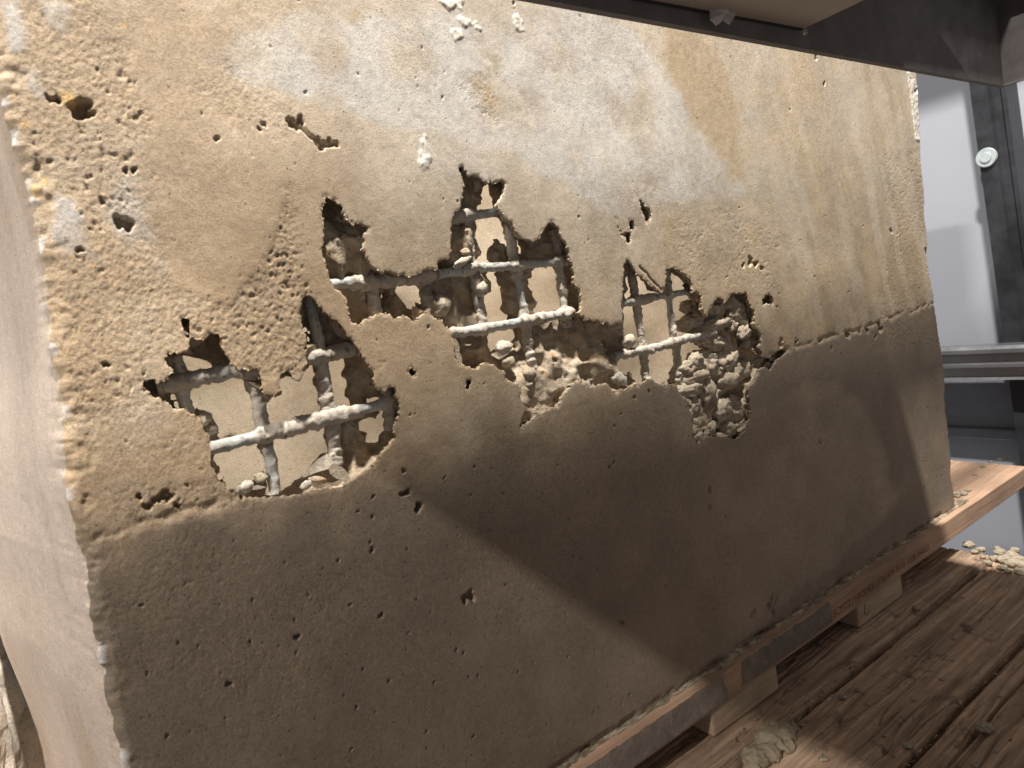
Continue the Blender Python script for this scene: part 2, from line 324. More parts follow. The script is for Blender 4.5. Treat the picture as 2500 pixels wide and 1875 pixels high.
# bug holes: explicit (px, py, radius px, depth m) + scattered
PITS = [(195,262,17,.014),(208,275,12,.014),(137,242,7,.008),(306,543,15,.010),(290,548,8,.006),(307,415,5,.005),(327,415,5,.005),(530,338,5,.004),(645,303,5,.004),(635,315,4,.004),
        (710,300,9,.006),(735,293,8,.006),(775,345,8,.005),(790,355,10,.006),(820,352,7,.004),(725,312,6,.004),(757,330,6,.004),(805,345,6,.004),
        (402,1207,9,.008),(415,1214,8,.007),(385,1220,9,.007),(362,1238,8,.006),(434,1235,6,.005),(340,1213,6,.005),(590,1213,5,.004),
        (1022,1238,10,.008),(993,1203,8,.007),(983,1207,6,.005),(985,1150,5,.004),(1150,1455,12,.006),(1135,1462,9,.005),(908,1342,5,.004),(930,1502,6,.004),(725,1555,6,.004),(558,1670,6,.004),
        (2000,1078,5,.004),(1733,1195,6,.005),(1733,1238,5,.004),(1500,1130,4,.003),(1490,1140,4,.003),(1520,1520,5,.004),(1550,970,4,.004),(1586,956,4,.004),
        (1832,638,9,.008),(1815,648,5,.006),(1845,645,7,.007),(1860,655,5,.005),(2175,563,5,.005),(2262,612,6,.005),(1992,140,5,.004),(2012,205,4,.004),(2235,222,5,.004),
        (1735,860,10,.010),(1730,1730,2,.002),(1880,1480,9,.006),(1890,1500,8,.006),(1885,1460,7,.005),(1840,1500,9,.005),(195,610,6,.005),(260,890,6,.005),(120,240,5,.004),(250,490,6,.004),
        (1905,838,9,.005),(1943,836,6,.004),(2004,832,5,.004),(2071,818,9,.005),(2118,807,6,.005),(2150,800,10,.006),(2030,850,4,.003),(2138,822,5,.004),(2100,812,4,.004)]
CRACKS = [([(1900,1455),(1890,1480),(1887,1510)],1.5),
          ([(715,292),(745,320),(775,345),(800,355),(822,350)],3.5),([(1560,650),(1610,705),(1625,720)],1.5),([(290,545),(320,550)],4),([(1290,1000),(1275,1040)],2)]
_pp = []
for (px, py, r, d) in PITS:
    q = pY(px, py); t = np.linalg.norm(q-CAM); _pp.append((q[0], q[2], r*t/FPX, d))
_rs = np.random.default_rng(5)
_k = 0
while _k < 1100:
    x = _rs.uniform(-0.12, 1.05); z = _rs.uniform(BL_BOT, 0.80)
    dens = 0.55 if z < LAYER-0.02 else 0.25
    if x < 0.3: dens += 0.05 if z > LAYER else 0.25
    if 0.2 < x and z > LAYER+0.1: dens *= 0.25
    if _rs.random() > dens: continue
    r = 0.00045+0.0008*_rs.random()**4; _pp.append((x, z, r, r*2.0)); _k += 1

def pit_depth(X, Z):
    """depth of bug holes and cracks, on a regular-ish set of points"""
    D = np.zeros(X.shape, np.float32)
    fx, fz = X.ravel(), Z.ravel(); Df = D.ravel()
    order = np.argsort(fx, kind='stable'); sx = fx[order]
    for i, (x, z, r, d) in enumerate(_pp):
        rr = r*1.7+0.001
        a, b = np.searchsorted(sx, (x-rr, x+rr)); idx = order[a:b]
        idx = idx[np.abs(fz[idx]-z) < rr]
        if idx.size == 0: continue
        dx = fx[idx]-x; dz = fz[idx]-z
        th = np.arctan2(dz, dx)
        rad = r*(1+0.28*np.sin(2*th+i)+0.18*np.sin(3*th+2.1*i)+0.12*np.sin(5*th+i*0.7))
        q = np.sqrt(dx*dx+dz*dz)
        Df[idx] = np.maximum(Df[idx], d*(1-sstep(0.72, 1.12, q/rad)))
    return D
def crack_depth(X, Z):
    D = np.zeros(X.shape, np.float32)
    for pts, w in CRACKS:
        Q = np.array([pY(*p)[[0, 2]] for p in pts]); wm = w*0.0004
        m = (X > Q[:,0].min()-.01) & (X < Q[:,0].max()+.01) & (Z > Q[:,1].min()-.01) & (Z < Q[:,1].max()+.01)
        x = X[m]+0.003*(fbm2(X[m], Z[m], 180, 3, 2)-.5); z = Z[m]; d2 = np.full(x.shape, 1.0)
        for i in range(len(Q)-1):
            ax, az = Q[i]; ex, ez = Q[i+1]-Q[i]
            t = np.clip(((x-ax)*ex+(z-az)*ez)/(ex*ex+ez*ez), 0, 1); d2 = np.minimum(d2, (x-ax-t*ex)**2+(z-az-t*ez)**2)
        D[m] = np.maximum(D[m], 0.005*(1-sstep(wm*0.5, wm*1.4, np.sqrt(d2))))
    return D
def mask_of(lst, X, Z, seed):
    out = np.zeros(X.shape, np.float32)
    n = fbm2(X, Z, 45, 5, seed)-0.5
    for k, (poly, edge, amt) in enumerate(lst):
        d = sdf_poly(poly, X, Z, margin=0.06)+n*edge*3.0
        out = np.maximum(out, amt*(1-sstep(-edge, edge, d)))
    return out

def open_sdf(X, Z, rag=1.0):
    n = (fbm2(X, Z, 120, 3, 3)-0.5)*0.0045*rag+(fbm2(X, Z, 520, 2, 4)-0.5)*0.0030*rag
    d = np.minimum(sdf_poly(O_LEFT, X, Z), sdf_poly(O_MAIN, X, Z))
    for q in O_SMALL: d = np.minimum(d, sdf_poly(q, X, Z, 0.02))
    return d+np.where(d < 0.1, n, 0)

# ---- front face: dense sheet with holes cut out along the traced openings
NX, NZ = 1000, 640
zz = np.linspace(BL_BOT, BL_TOP, NZ); uu = np.linspace(0, 1, NX); uu = 0.62*uu+0.38*uu**2
U, Zg = np.meshgrid(uu, zz, indexing='ij')
rag = (fbm2(np.zeros_like(zz), zz, 45, 4, 5)-0.5)*0.009+(fbm2(np.zeros_like(zz), zz, 300, 3, 6)-0.5)*0.0015
ragR = (fbm2(np.ones_like(zz), zz, 40, 4, 7)-0.5)*0.010+(fbm2(np.ones_like(zz), zz, 260, 3, 8)-0.5)*0.004
XL = x_left(zz)+rag; XR = X_RIGHT+ragR+np.interp(zz, [0.07, 0.3, 0.5, 0.76], [0.0, 0.006, -0.008, 0.010])
Xg = XL[None, :]*(1-U)+XR[None, :]*U
OS = open_sdf(Xg, Zg)
rough = mask_of(ROUGH, Xg, Zg, 0); grey = mask_of(GREY, Xg, Zg, 1); tan = mask_of(TAN, Xg, Zg, 2)
smw = 1-sstep(-0.002, 0.004, sdf_poly(SMOOTH_WEDGE, Xg, Zg)); rough *= (1-0.9*smw); rough *= (1-0.85*np.clip(mask_of(GREY[:4], Xg, Zg, 1), 0, 1))
# depth field: pits and cracks are holes; rough patches lose their skin
pit = np.maximum(pit_depth(Xg, Zg), crack_depth(Xg, Zg))
g1 = fbm2(Xg, Zg, 320, 3, 2, 0.6); g2 = fbm2(Xg, Zg, 480, 3, 5, 0.6)
Y = pit.copy()
Y += 0.0030*(fbm2(Xg, Zg, 5, 3, 9)-0.5)+0.0005*(fbm2(Xg, Zg, 35, 4, 10)-0.5)
g3 = fbm2(Xg, Zg, 560, 2, 7, 0.7); gp = np.clip(fbm2(Xg, Zg, 300, 2, 6)-0.66, 0, 1)*4
Y += rough*(0.0006+0.0006*(g1-0.5)+0.0010*(g3-0.5)+0.0014*gp*sstep(0.3, 0.7, fbm2(Xg, Zg, 22, 3, 3)))
Y += (1-rough)*0.0002*(g2-0.5)
# pour line: a shallow ragged step with pits
lw = LAYER+0.018*(fbm2(Xg, np.zeros_like(Xg), 6, 4, 3)-0.5)+0.006*(fbm2(Xg, np.zeros_like(Xg), 60, 3, 4)-0.5)
dl = Zg-lw
crisp = np.clip(sstep(0.03, -0.02, Xg)+sstep(0.585, 0.63, Xg), 0, 1)
seam = np.exp(-(dl/0.0035)**2)*(0.08+0.92*crisp)
Y += 0.0022*seam*np.clip(fbm2(Xg, Zg, 90, 4, 7)*2.4-0.8, 0, 1)-0.0006*crisp*sstep(0.002, -0.002, dl)
# white plaster dabs stand proud
wh = np.zeros_like(Xg)
for q in WHITE:
    d = sdf_poly(q, Xg, Zg, 0.02)+(fbm2(Xg, Zg, 160, 3, 8)-0.5)*0.008; wh = np.maximum(wh, 1-sstep(-0.0015, 0.0010, d))
Y -= wh*(0.0005+0.0014*(fbm2(Xg, Zg, 220, 3, 9)-0.35))
# worn arrises
eL = (Xg-XL[None, :]); eR = (XR[None, :]-Xg)
chip = 0.004+0.010*fbm2(np.zeros_like(Zg), Zg, 28, 4, 1)
chipR = 0.002+0.008*fbm2(np.zeros_like(Zg), Zg, 30, 4, 2)
Y += 0.006*np.clip(1-eL/chip, 0, 1)**2+0.006*np.clip(1-eR/chipR, 0, 1)**2
Y += np.clip(1-eL/0.02, 0, 1)*0.003*np.clip(fbm2(Xg, Zg, 70, 4, 11)-0.55, 0, 1)*3
# ragged foot of the block
ft = Zg-BL_BOT
Y += np.clip(1-ft/0.010, 0, 1)*0.010*np.clip(fbm2(Xg, Zg, 50, 4, 3)-0.40, 0, 1)*2
# slight inward curl of the broken edges
near = (1-sstep(0.0, 0.0025, OS)); Y += near*(0.0004+0.0012*(g1-0.5))

# colour of the cast face (stains, layers, exposed sand, some light fall-off and shade)
def c3(a): return np.array(a)[None, None, :]
big = fbm2(Xg, Zg, 7, 5, 4)[..., None]; med = fbm2(Xg, Zg, 26, 5, 6)[..., None]; fin = fbm2(Xg, Zg, 150, 4, 8)[..., None]
streak = fbm2(Xg*1.0+Zg*0.22+0.03*fbm2(Xg, Zg, 12, 3, 5), Zg*0.13, 34, 4, 1, 0.5, 0)[..., None]
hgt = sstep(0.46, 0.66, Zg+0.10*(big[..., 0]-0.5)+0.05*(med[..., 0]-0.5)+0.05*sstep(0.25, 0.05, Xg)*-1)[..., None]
upper = c3((0.372,0.285,0.190))*(1-hgt)+c3((0.485,0.418,0.335))*hgt  # browner downwards: part staining, part light gradient put into the colour
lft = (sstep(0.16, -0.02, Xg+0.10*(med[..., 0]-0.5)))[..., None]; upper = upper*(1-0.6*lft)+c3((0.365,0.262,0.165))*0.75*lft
och = (sstep(0.45, 0.62, Xg+0.25*(big[..., 0]-0.5))*sstep(0.35, 0.65, med[..., 0]))[..., None]; upper = upper*(1-0.45*och)+c3((0.450,0.345,0.222))*0.45*och
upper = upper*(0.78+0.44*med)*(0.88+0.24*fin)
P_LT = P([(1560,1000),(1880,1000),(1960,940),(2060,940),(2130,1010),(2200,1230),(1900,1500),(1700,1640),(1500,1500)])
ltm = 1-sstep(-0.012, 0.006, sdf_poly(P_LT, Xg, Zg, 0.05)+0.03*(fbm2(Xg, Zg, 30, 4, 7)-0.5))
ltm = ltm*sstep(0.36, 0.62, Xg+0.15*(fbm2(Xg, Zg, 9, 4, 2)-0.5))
lower = (1+0.30*ltm[..., None])*(c3((0.222,0.175,0.132))*(1-med)+c3((0.318,0.252,0.191))*med)*(0.86+0.28*big)*(0.68+0.32*sstep(0.05, 0.42, Xg))[..., None]  # lower pour; soft shade on the left is put into the colour
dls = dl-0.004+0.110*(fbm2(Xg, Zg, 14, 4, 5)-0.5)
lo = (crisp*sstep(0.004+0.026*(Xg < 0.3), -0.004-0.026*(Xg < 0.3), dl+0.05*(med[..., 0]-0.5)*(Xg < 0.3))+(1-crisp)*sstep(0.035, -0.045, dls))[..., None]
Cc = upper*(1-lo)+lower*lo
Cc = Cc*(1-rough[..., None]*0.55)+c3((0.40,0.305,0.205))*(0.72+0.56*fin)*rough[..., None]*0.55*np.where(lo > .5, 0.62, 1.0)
gm = (grey*sstep(0.25, 0.75, med[..., 0]+0.15))[..., None]*(1-lo)
Cc = Cc*(1-gm)+(c3((0.440,0.405,0.370))*(1-med)+c3((0.580,0.545,0.500))*med)*(0.84+0.32*fin)*gm
vein = np.exp(-((fbm2(Xg+0.04*big[..., 0], Zg, 16, 5, 7)-0.5)/0.018)**2)[..., None]*np.clip(grey[..., None]*1.2, 0, 1)*(1-lo)*0.45
Cc = Cc*(1-vein)+c3((0.64,0.58,0.49))*vein
tm = tan[..., None]
Cc = Cc*(1-tm)+c3((0.420,0.325,0.218))*(0.85+0.3*fin)*tm
# right part: vertical run-off streaks
rs = (sstep(0.55, 0.75, Xg)[..., None])*(1-lo)
Cc = Cc*(1-0.35*rs*(streak > 0)*sstep(0.45, 0.7, streak))+c3((0.60,0.52,0.42))*0.35*rs*sstep(0.45, 0.7, streak)
Cc = Cc*(1-0.5*rs*sstep(0.55, 0.35, streak)*0.6)+c3((0.40,0.31,0.21))*0.5*rs*sstep(0.55, 0.35, streak)*0.6
# pale band hugging the pour line on the far right, warm efflorescence
eff = np.clip(fbm2(Xg, Zg, 18, 5, 2)-0.56, 0, 1)[..., None]*2.2*(1-lo)
Cc = Cc*(1-eff*0.6)+c3((0.62,0.55,0.45))*eff*0.6
Cc = Cc*(1-0.35*seam[..., None])+c3((0.30,0.225,0.15))*0.35*seam[..., None]
wm = wh[..., None]; Cc = Cc*(1-wm)+c3((0.66,0.62,0.55))*(0.7+0.6*fin)*wm
# orange sand grains
og = ((fbm2(Xg, Zg, 330, 2, 10) > 0.82) & (rough > 0.25))[..., None]*np.where(lo > 0.5, 0.15, 0.5)
Cc = Cc*(1-og)+c3((0.62,0.42,0.22))*og
# white-blue chips along the left arris
wc = (np.clip(1-eL/0.005, 0, 1)*(fbm2(Xg*0.3, Zg, 55, 3, 3) > 0.56))[..., None]*0.9
Cc = Cc*(1-wc)+c3((0.66,0.64,0.62))*wc
for px, py, r in ((165,236,14),(172,246,9),(85,462,12),(108,440,7),(60,300,8),(300,60,6)):
    q = pY(px, py); rr_ = r*np.linalg.norm(q-CAM)/FPX
    w_ = (np.exp(-(((Xg-q[0])**2+(Zg-q[2])**2)/rr_**2)**2)*0.8)[..., None]; Cc = Cc*(1-w_)+c3((0.62,0.42,0.19))*w_
Cc = np.clip(Cc, 0.02, 0.85)
rg = np.clip(0.25+0.9*rough+0.3*seam, 0, 1)

inside = OS < 0
idx = np.arange(NX*NZ).reshape(NX, NZ)
q00, q10, q11, q01 = idx[:-1, :-1], idx[1:, :-1], idx[1:, 1:], idx[:-1, 1:]
allin = inside[:-1, :-1] & inside[1:, :-1] & inside[1:, 1:] & inside[:-1, 1:]
quads = np.stack([q00[~allin], q10[~allin], q11[~allin], q01[~allin]], 1)
gx = np.gradient(OS, axis=0)/np.maximum(np.gradient(Xg, axis=0), 1e-6); gz = np.gradient(OS, axis=1)/np.gradient(Zg, axis=1)
gl = np.sqrt(gx*gx+gz*gz)+1e-6; gx /= gl; gz /= gl
Xs = Xg.copy(); Zs = Zg.copy()
used = np.zeros(NX*NZ, bool); used[quads.ravel()] = True; used = used.reshape(NX, NZ)
mv = inside & used
Xs[mv] -= (OS*gx)[mv]; Zs[mv] -= (OS*gz)[mv]
V = np.stack([Xs, Y, Zs], -1).reshape(-1, 3)
# skirt: broken rim going back and outwards
e = np.concatenate([quads[:, [0, 1]], quads[:, [1, 2]], quads[:, [2, 3]], quads[:, [3, 0]]])
key = np.sort(e, 1); kk = key[:, 0].astype(np.int64)*(NX*NZ)+key[:, 1]
uq, inv, cnt = np.unique(kk, return_inverse=True, return_counts=True)
be = e[cnt[inv] == 1]
ii, jj = be // NZ, be % NZ
border = ((ii == 0).all(1) | (ii == NX-1).all(1) | (jj == 0).all(1) | (jj == NZ-1).all(1))
be = be[~border]
bv = np.unique(be); mp = -np.ones(NX*NZ, int); mp[bv] = np.arange(len(bv))
N0 = NX*NZ; nb = len(bv)
gxf, gzf = gx.ravel()[bv], gz.ravel()[bv]
tk = 0.0025+0.0055*fbm2(V[bv, 0], V[bv, 2], 60, 3, 2)
r1 = V[bv]+np.stack([gxf*0.0006, tk, gzf*0.0006], 1)
r2 = V[bv]+np.stack([gxf*0.012, tk+0.006, gzf*0.012], 1)
V = np.concatenate([V, r1, r2])
a, b_ = be[:, 0], be[:, 1]
sk1 = np.stack([b_, a, N0+mp[a], N0+mp[b_]], 1); sk2 = np.stack([N0+mp[b_], N0+mp[a], N0+nb+mp[a], N0+nb+mp[b_]], 1)
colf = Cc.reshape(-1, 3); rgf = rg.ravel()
rim = np.clip(colf[bv]*1.05+0.03, 0, 0.8)
colf = np.concatenate([colf, rim, rim*0.8]); rgf = np.concatenate([rgf, np.ones(2*nb)])
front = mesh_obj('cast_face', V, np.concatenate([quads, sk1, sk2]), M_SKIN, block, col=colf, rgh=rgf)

# ---- broken core behind the openings: voxel field -> surface nets
def surface_nets(Fv, org, h):
    nx, ny, nz = Fv.shape
    sg = Fv < 0
    cs = np.zeros((nx-1, ny-1, nz-1), np.int8)
    for a in (0, 1):
        for b in (0, 1):
            for c in (0, 1):
                cs += sg[a:nx-1+a, b:ny-1+b, c:nz-1+c]
    act = (cs > 0) & (cs < 8)
    I, J, K = np.nonzero(act); n = len(I)
    vid = -np.ones(act.shape, np.int64); vid[I, J, K] = np.arange(n)
    acc = np.zeros((n, 3)); num = np.zeros(n)
    cor = [(a, b, c) for a in (0, 1) for b in (0, 1) for c in (0, 1)]
    for p in cor:
        for ax in range(3):
            if p[ax]: continue
            q = list(p); q[ax] = 1
            f0 = Fv[I+p[0], J+p[1], K+p[2]]; f1 = Fv[I+q[0], J+q[1], K+q[2]]
            m = (f0 < 0) != (f1 < 0)
            t = np.where(m, f0/np.where(m, f0-f1, 1), 0)
            pos = np.tile(np.array(p, float), (n, 1)); pos[:, ax] += t
            acc[m] += pos[m]; num[m] += 1
    Vv = (np.stack([I, J, K], 1)+acc/np.maximum(num, 1)[:, None])*h+np.array(org)
    Q = []
    s = sg
    for ax in range(3):
        o1, o2 = [(1, 2), (2, 0), (0, 1)][ax]
        A = [slice(1, -1)]*3; A[ax] = slice(0, -1); B = [slice(1, -1)]*3; B[ax] = slice(1, None)
        d = s[tuple(A)] != s[tuple(B)]; up = s[tuple(A)][d]
        c = np.array(np.nonzero(d)).T; c[:, o1] += 1; c[:, o2] += 1
        def g(u, v):
            t = c.copy(); t[:, o1] -= u; t[:, o2] -= v; return vid[t[:, 0], t[:, 1], t[:, 2]]
        q = np.stack([g(1, 1), g(0, 1), g(0, 0), g(1, 0)], 1)
        q[~up] = q[~up][:, ::-1]
        Q.append(q)
    Q = np.concatenate(Q); return Vv, Q[(Q >= 0).all(1)]

h = 0.0021
BX0, BX1, BZ0, BZ1, BY0, BY1 = -0.10, 0.70, ZB-0.165, ZB+0.215, -0.004, 0.066
gxs = np.arange(BX0, BX1, h); gys = np.arange(BY0, BY1, h); gzs = np.arange(BZ0, BZ1, h)
X2, Z2 = np.meshgrid(gxs, gzs, indexing='ij')
dO = open_sdf(X2, Z2, 0.6)
dT = np.full(X2.shape, 0.2, np.float32)
for q in T_ALL: dT = np.minimum(dT, sdf_poly(q, X2, Z2, 0.05))
dT = dT+np.where(dT < 0.1, (fbm2(X2, Z2, 90, 3, 5)-0.5)*0.007+(fbm2(X2, Z2, 260, 2, 6)-0.5)*0.003, 0)
base = 0.006+0.020*fbm2(X2, Z2, 24, 3, 7)
# places where the core stays close to the face / is hollowed out deep (px, py, radius m, depth m)
for px, py, r, dep in [(1300,915,.034,.008),(1400,885,.034,.009),(1465,865,.024,.008),(1290,980,.03,.004),(1700,1000,.05,.009),(1720,800,.045,.012),(1140,590,.020,.006),(1200,480,.02,.016),
                       (820,490,.020,.034),(800,590,.03,.010),(850,650,.03,.008),(1400,610,.018,.032),(1370,590,.02,.018),(1100,480,.01,.03),(430,880,.018,.022),(540,850,.03,.022),
                       (820,1110,.03,.016),(700,1170,.02,.010),(450,980,.012,.010),(1130,720,.02,.016),(1130,900,.018,.03),(860,1190,.008,.01),(1270,820,.03,.020),(1400,830,.02,.020),
                       (1060,740,.018,.022),(930,790,.02,.022),(850,770,.02,.024),(900,950,.02,.024),(950,900,.01,.03),(1800,650,.010,.022),(1775,720,.018,.010)]:
    q = pY(px, py, 0.01); w = np.exp(-(((X2-q[0])**2+(Z2-q[2])**2)/r**2)); base = base*(1-w)+dep*w
und = 0.004+0.014*fbm2(X2, Z2, 30, 3, 8)
tt = sstep(0, 1, np.clip((und-dO)/0.011, 0, 1))
ys = 0.0045+(np.maximum(base, 0.0025)-0.0045)*tt
pd = pit_depth(X2, Z2); ys = ys+np.where(pd > 0.0035, pd, 0)
X3, Y3, Z3 = X2[:, None, :], gys[None, :, None], Z2[:, None, :]
inreg = (dO < 0.03) | (dT < 0.03)
lump = np.zeros((len(gxs), len(gys), len(gzs)), np.float32)
I2, K2 = np.nonzero(inreg)
xx = np.repeat(X2[I2, K2][:, None], len(gys), 1); yy = np.repeat(gys[None, :], len(I2), 0); zz3 = np.repeat(Z2[I2, K2][:, None], len(gys), 1)
nA = vn3(xx*58+3, yy*58, zz3*58); nB = vn3(xx*160, yy*160+9, zz3*160); nC = vn3(xx*330, yy*330+5, zz3*330)
bill = (0.20-np.abs(nA-0.5)*2)*0.0105+(0.20-np.abs(nB-0.5)*2)*0.0034+(nC-0.5)*0.0022
lump[I2, :, K2] = bill
yb = 0.058
flare = np.clip(Y3-TD, 0, None)*1.3+np.clip(TD-Y3, 0, None)*0.55
f_front = ys[:, None, :]-Y3; f_back = Y3-yb; f_T = -(dT[:, None, :]-flare)
def smax(a, b, k):
    hh = np.clip(0.5+0.5*(a-b)/k, 0, 1); return b*(1-hh)+a*hh+k*hh*(1-hh)
Fv = smax(smax(np.broadcast_to(f_front, lump.shape).astype(np.float32), f_T.astype(np.float32), 0.010), np.broadcast_to(f_back, lump.shape).astype(np.float32), 0.006)
Fv = Fv-lump*sstep(-0.002, 0.004, base[:, None, :]*tt[:, None, :]-0.001)
# nothing of the core may come through the cast face
Fv = np.maximum(Fv, np.where(dO[:, None, :] > -0.001, 0.0030-Y3, 0.0010-Y3))
Fv[0], Fv[-1], Fv[:, 0], Fv[:, -1], Fv[:, :, 0], Fv[:, :, -1] = 1, 1, 1, 1, 1, 1
CV, CQ = surface_nets(Fv, (BX0, BY0, BZ0), h)
# light smoothing keeps voxel steps away, then fine crumble
cx, cy_, cz = CV[:, 0], CV[:, 1], CV[:, 2]
cn = fbm2(cx+cy_*0.7, cz+cy_*0.5, 30, 4, 3)[:, None]; cf = fbm2(cx*1.0+cy_, cz-cy_, 210, 3, 5)[:, None]; cw = fbm2(cx-cy_, cz+cy_, 70, 3, 9)[:, None]
cc = (np.array([[0.310,0.240,0.165]])*(1-cn)+np.array([[0.460,0.380,0.290]])*cn)*(0.65+0.7*cf)
wsp = sstep(0.62, 0.74, cw); cc = cc*(1-wsp*0.4)+np.array([[0.56,0.49,0.40]])*wsp*0.4
orr = sstep(0.68, 0.74, fbm2(cx+2*cy_, cz, 120, 3, 1)[:, None])*0.5; cc = cc*(1-orr)+np.array([[0.46,0.29,0.13]])*orr
core = mesh_obj('broken_core', CV, CQ, M_CORE, block, col=np.clip(cc, 0.03, 0.8), rgh=np.ones(len(CV)))

# ---- solid rest of the front wall, left end, right end, back wall
M_PLAIN, ntp, bp = new_mat('concrete_plain')
def plain_concrete(nt, b, c0, c1, spots=None):
    v = nd(nt, 'ShaderNodeTexCoord').outputs['Object']; L = nt.links
    n = tex_noise(nt, v, 5, 7, 0.6); st = tex_noise(nt, mapping(nt, v, (7, 7, 0.8)), 3, 6, 0.55); fi = tex_noise(nt, v, 500, 4, 0.6)
    c = mixc(nt, ramp(nt, n, [(0.3, 0.0), (0.7, 1.0)]), c0, c1)
    c = mixc(nt, 1.0, c, ramp(nt, st, [(0.3, 0.86), (0.7, 1.1)]), 'MULTIPLY'); c = mixc(nt, 1.0, c, ramp(nt, fi, [(0.3, 0.9), (0.7, 1.06)]), 'MULTIPLY')
    L.new(c, b.inputs['Base Color']); b.inputs['Roughness'].default_value = 0.85; b.inputs['Specular IOR Level'].default_value = 0.25
    L.new(bump(nt, fi, 0.25, 0.0008, bump(nt, tex_noise(nt, v, 60, 5, 0.6), 0.15, 0.004)), b.inputs['Normal'])
plain_concrete(ntp, bp, (0.46, 0.375, 0.27), (0.55, 0.465, 0.36))
CY0, CY1 = 0.022, 0.058
for bx_ in [(-0.105, BX0, CY0, CY1, BL_BOT, BL_TOP-0.002), (BX1, X_RIGHT-0.012, CY0, CY1, BL_BOT, BL_TOP-0.002), (BX0, BX1, CY0, CY1, BZ1, BL_TOP-0.002), (BX0, BX1, CY0, CY1, BL_BOT, BZ0)]:
    box('wall_core', bx_, M_PLAIN, block)
# top rim strip joins the face to the wall behind
box('rim', (-0.10, X_RIGHT-0.012, 0.008, CY0, BL_TOP-0.012, BL_TOP-0.001), M_PLAIN, block)

# left end: flares outwards towards the back
DL = 0.30
NY = 90
yv = np.linspace(0, 1, NY)**1.3*DL
zl = zz
YL, ZL = np.meshgrid(yv, zl, indexing='ij')
s_ = np.clip(0.066-0.075*(ZL-ZB), 0.02, 0.074)-0.012*sstep(0.30, 0.16, ZL)
# edge starts at the rounded arris of the face
y0 = Y[0, :]
YY = y0[None, :]+YL*(1-y0[None, :]/DL)
XLf = x_left(zl)[None, :]+rag[None, :]*np.exp(-(YY-y0[None, :])/0.006)-s_*(YY-y0[None, :]*np.exp(-(YY-y0[None, :])/0.02))/DL+np.clip((YY-y0[None, :])/0.01, 0, 1)*0.0004*(fbm2(YL, ZL, 60, 3, 3)-0.5)
st = fbm2(YL*1.0-ZL*0.10, ZL*0.12, 40, 4, 4, 0.5, 0)[..., None]; bg2 = fbm2(YL, ZL, 9, 4, 6)[..., None]
cl = c3((0.50,0.41,0.34))*(1-bg2)+c3((0.60,0.51,0.44))*bg2
cl = cl*(0.86+0.28*st)
bt = sstep(0.56, 0.68, fbm2(YL-ZL*0.15, ZL*0.2, 16, 4, 8, 0.5, 0))[..., None]*0.45; cl = cl*(1-bt)+c3((0.42,0.32,0.235))*bt
ed = np.clip(1-YL/0.012, 0, 1)[..., None]*(fbm2(YL, ZL, 90, 3, 2)[..., None] > 0.5)*0.6; cl = cl*(1-ed)+c3((0.45,0.36,0.26))*ed
il = np.arange(NY*NZ).reshape(NY, NZ)
ql = np.stack([il[:-1, :-1].ravel(), il[:-1, 1:].ravel(), il[1:, 1:].ravel(), il[1:, :-1].ravel()], 1)
mesh_obj('end_face', np.stack([XLf, YY, ZL], -1).reshape(-1, 3), ql, M_SKIN, block, col=np.clip(cl.reshape(-1, 3), 0, .9), rgh=np.full(NY*NZ, 0.3))
# right end
jr = np.arange(NZ)
VR = np.concatenate([np.stack([XR, Y[-1, :], zz], 1), np.stack([XR-0.004, np.full(NZ, 0.30), zz], 1)])
qr = np.stack([jr[:-1], jr[:-1]+NZ, jr[1:]+NZ, jr[1:]], 1)
mesh_obj('end_face', VR, qr, M_PLAIN, block)
box('end_wall', (-0.098, -0.062, CY1, 0.235, BL_BOT, BL_TOP-0.003), M_PLAIN, block)
box('end_wall', (X_RIGHT-0.06, X_RIGHT-0.014, CY1, 0.235, BL_BOT, BL_TOP-0.003), M_PLAIN, block)
# back wall (seen through the holes): grid with a few bug holes
BYW = 0.235
bxs = np.linspace(-0.062, X_RIGHT-0.06, 260); bzs = np.linspace(BL_BOT, BL_TOP-0.003, 190)
XB, ZBk = np.meshgrid(bxs, bzs, indexing='ij')
YB = BYW+0.002*(fbm2(XB, ZBk, 14, 3, 1)-0.5)
for px, py, r in [(540,885,.006),(1430,740,.0045),(1130,650,.003),(660,880,.003),(560,1075,.003)]:
    q = pY(px, py, BYW); YB = YB+0.010*np.exp(-(((XB-q[0])**2+((ZBk-q[2])*1.6)**2)/r**2))
ib = np.arange(XB.size).reshape(XB.shape)
qb = np.stack([ib[:-1, :-1].ravel(), ib[1:, :-1].ravel(), ib[1:, 1:].ravel(), ib[:-1, 1:].ravel()], 1)
hs = fbm2(XB*0.25, ZBk, 22, 4, 3)[..., None]
hs2 = fbm2(XB, ZBk, 11, 5, 5)[..., None]; hs = sstep(0.25, 0.75, hs)
cb = 0.88*(c3((0.47,0.375,0.265))*(1-hs)+c3((0.60,0.505,0.385))*hs)*(0.58+0.70*hs2)
mesh_obj('inner_wall', np.stack([XB, YB, ZBk], -1).reshape(-1, 3), qb, M_SKIN, block, col=cb.reshape(-1, 3), rgh=np.full(XB.size, 0.15))
box('wall_core', (-0.062, X_RIGHT-0.016, BYW+0.016, 0.296, BL_BOT, BL_TOP-0.004), M_PLAIN, block)

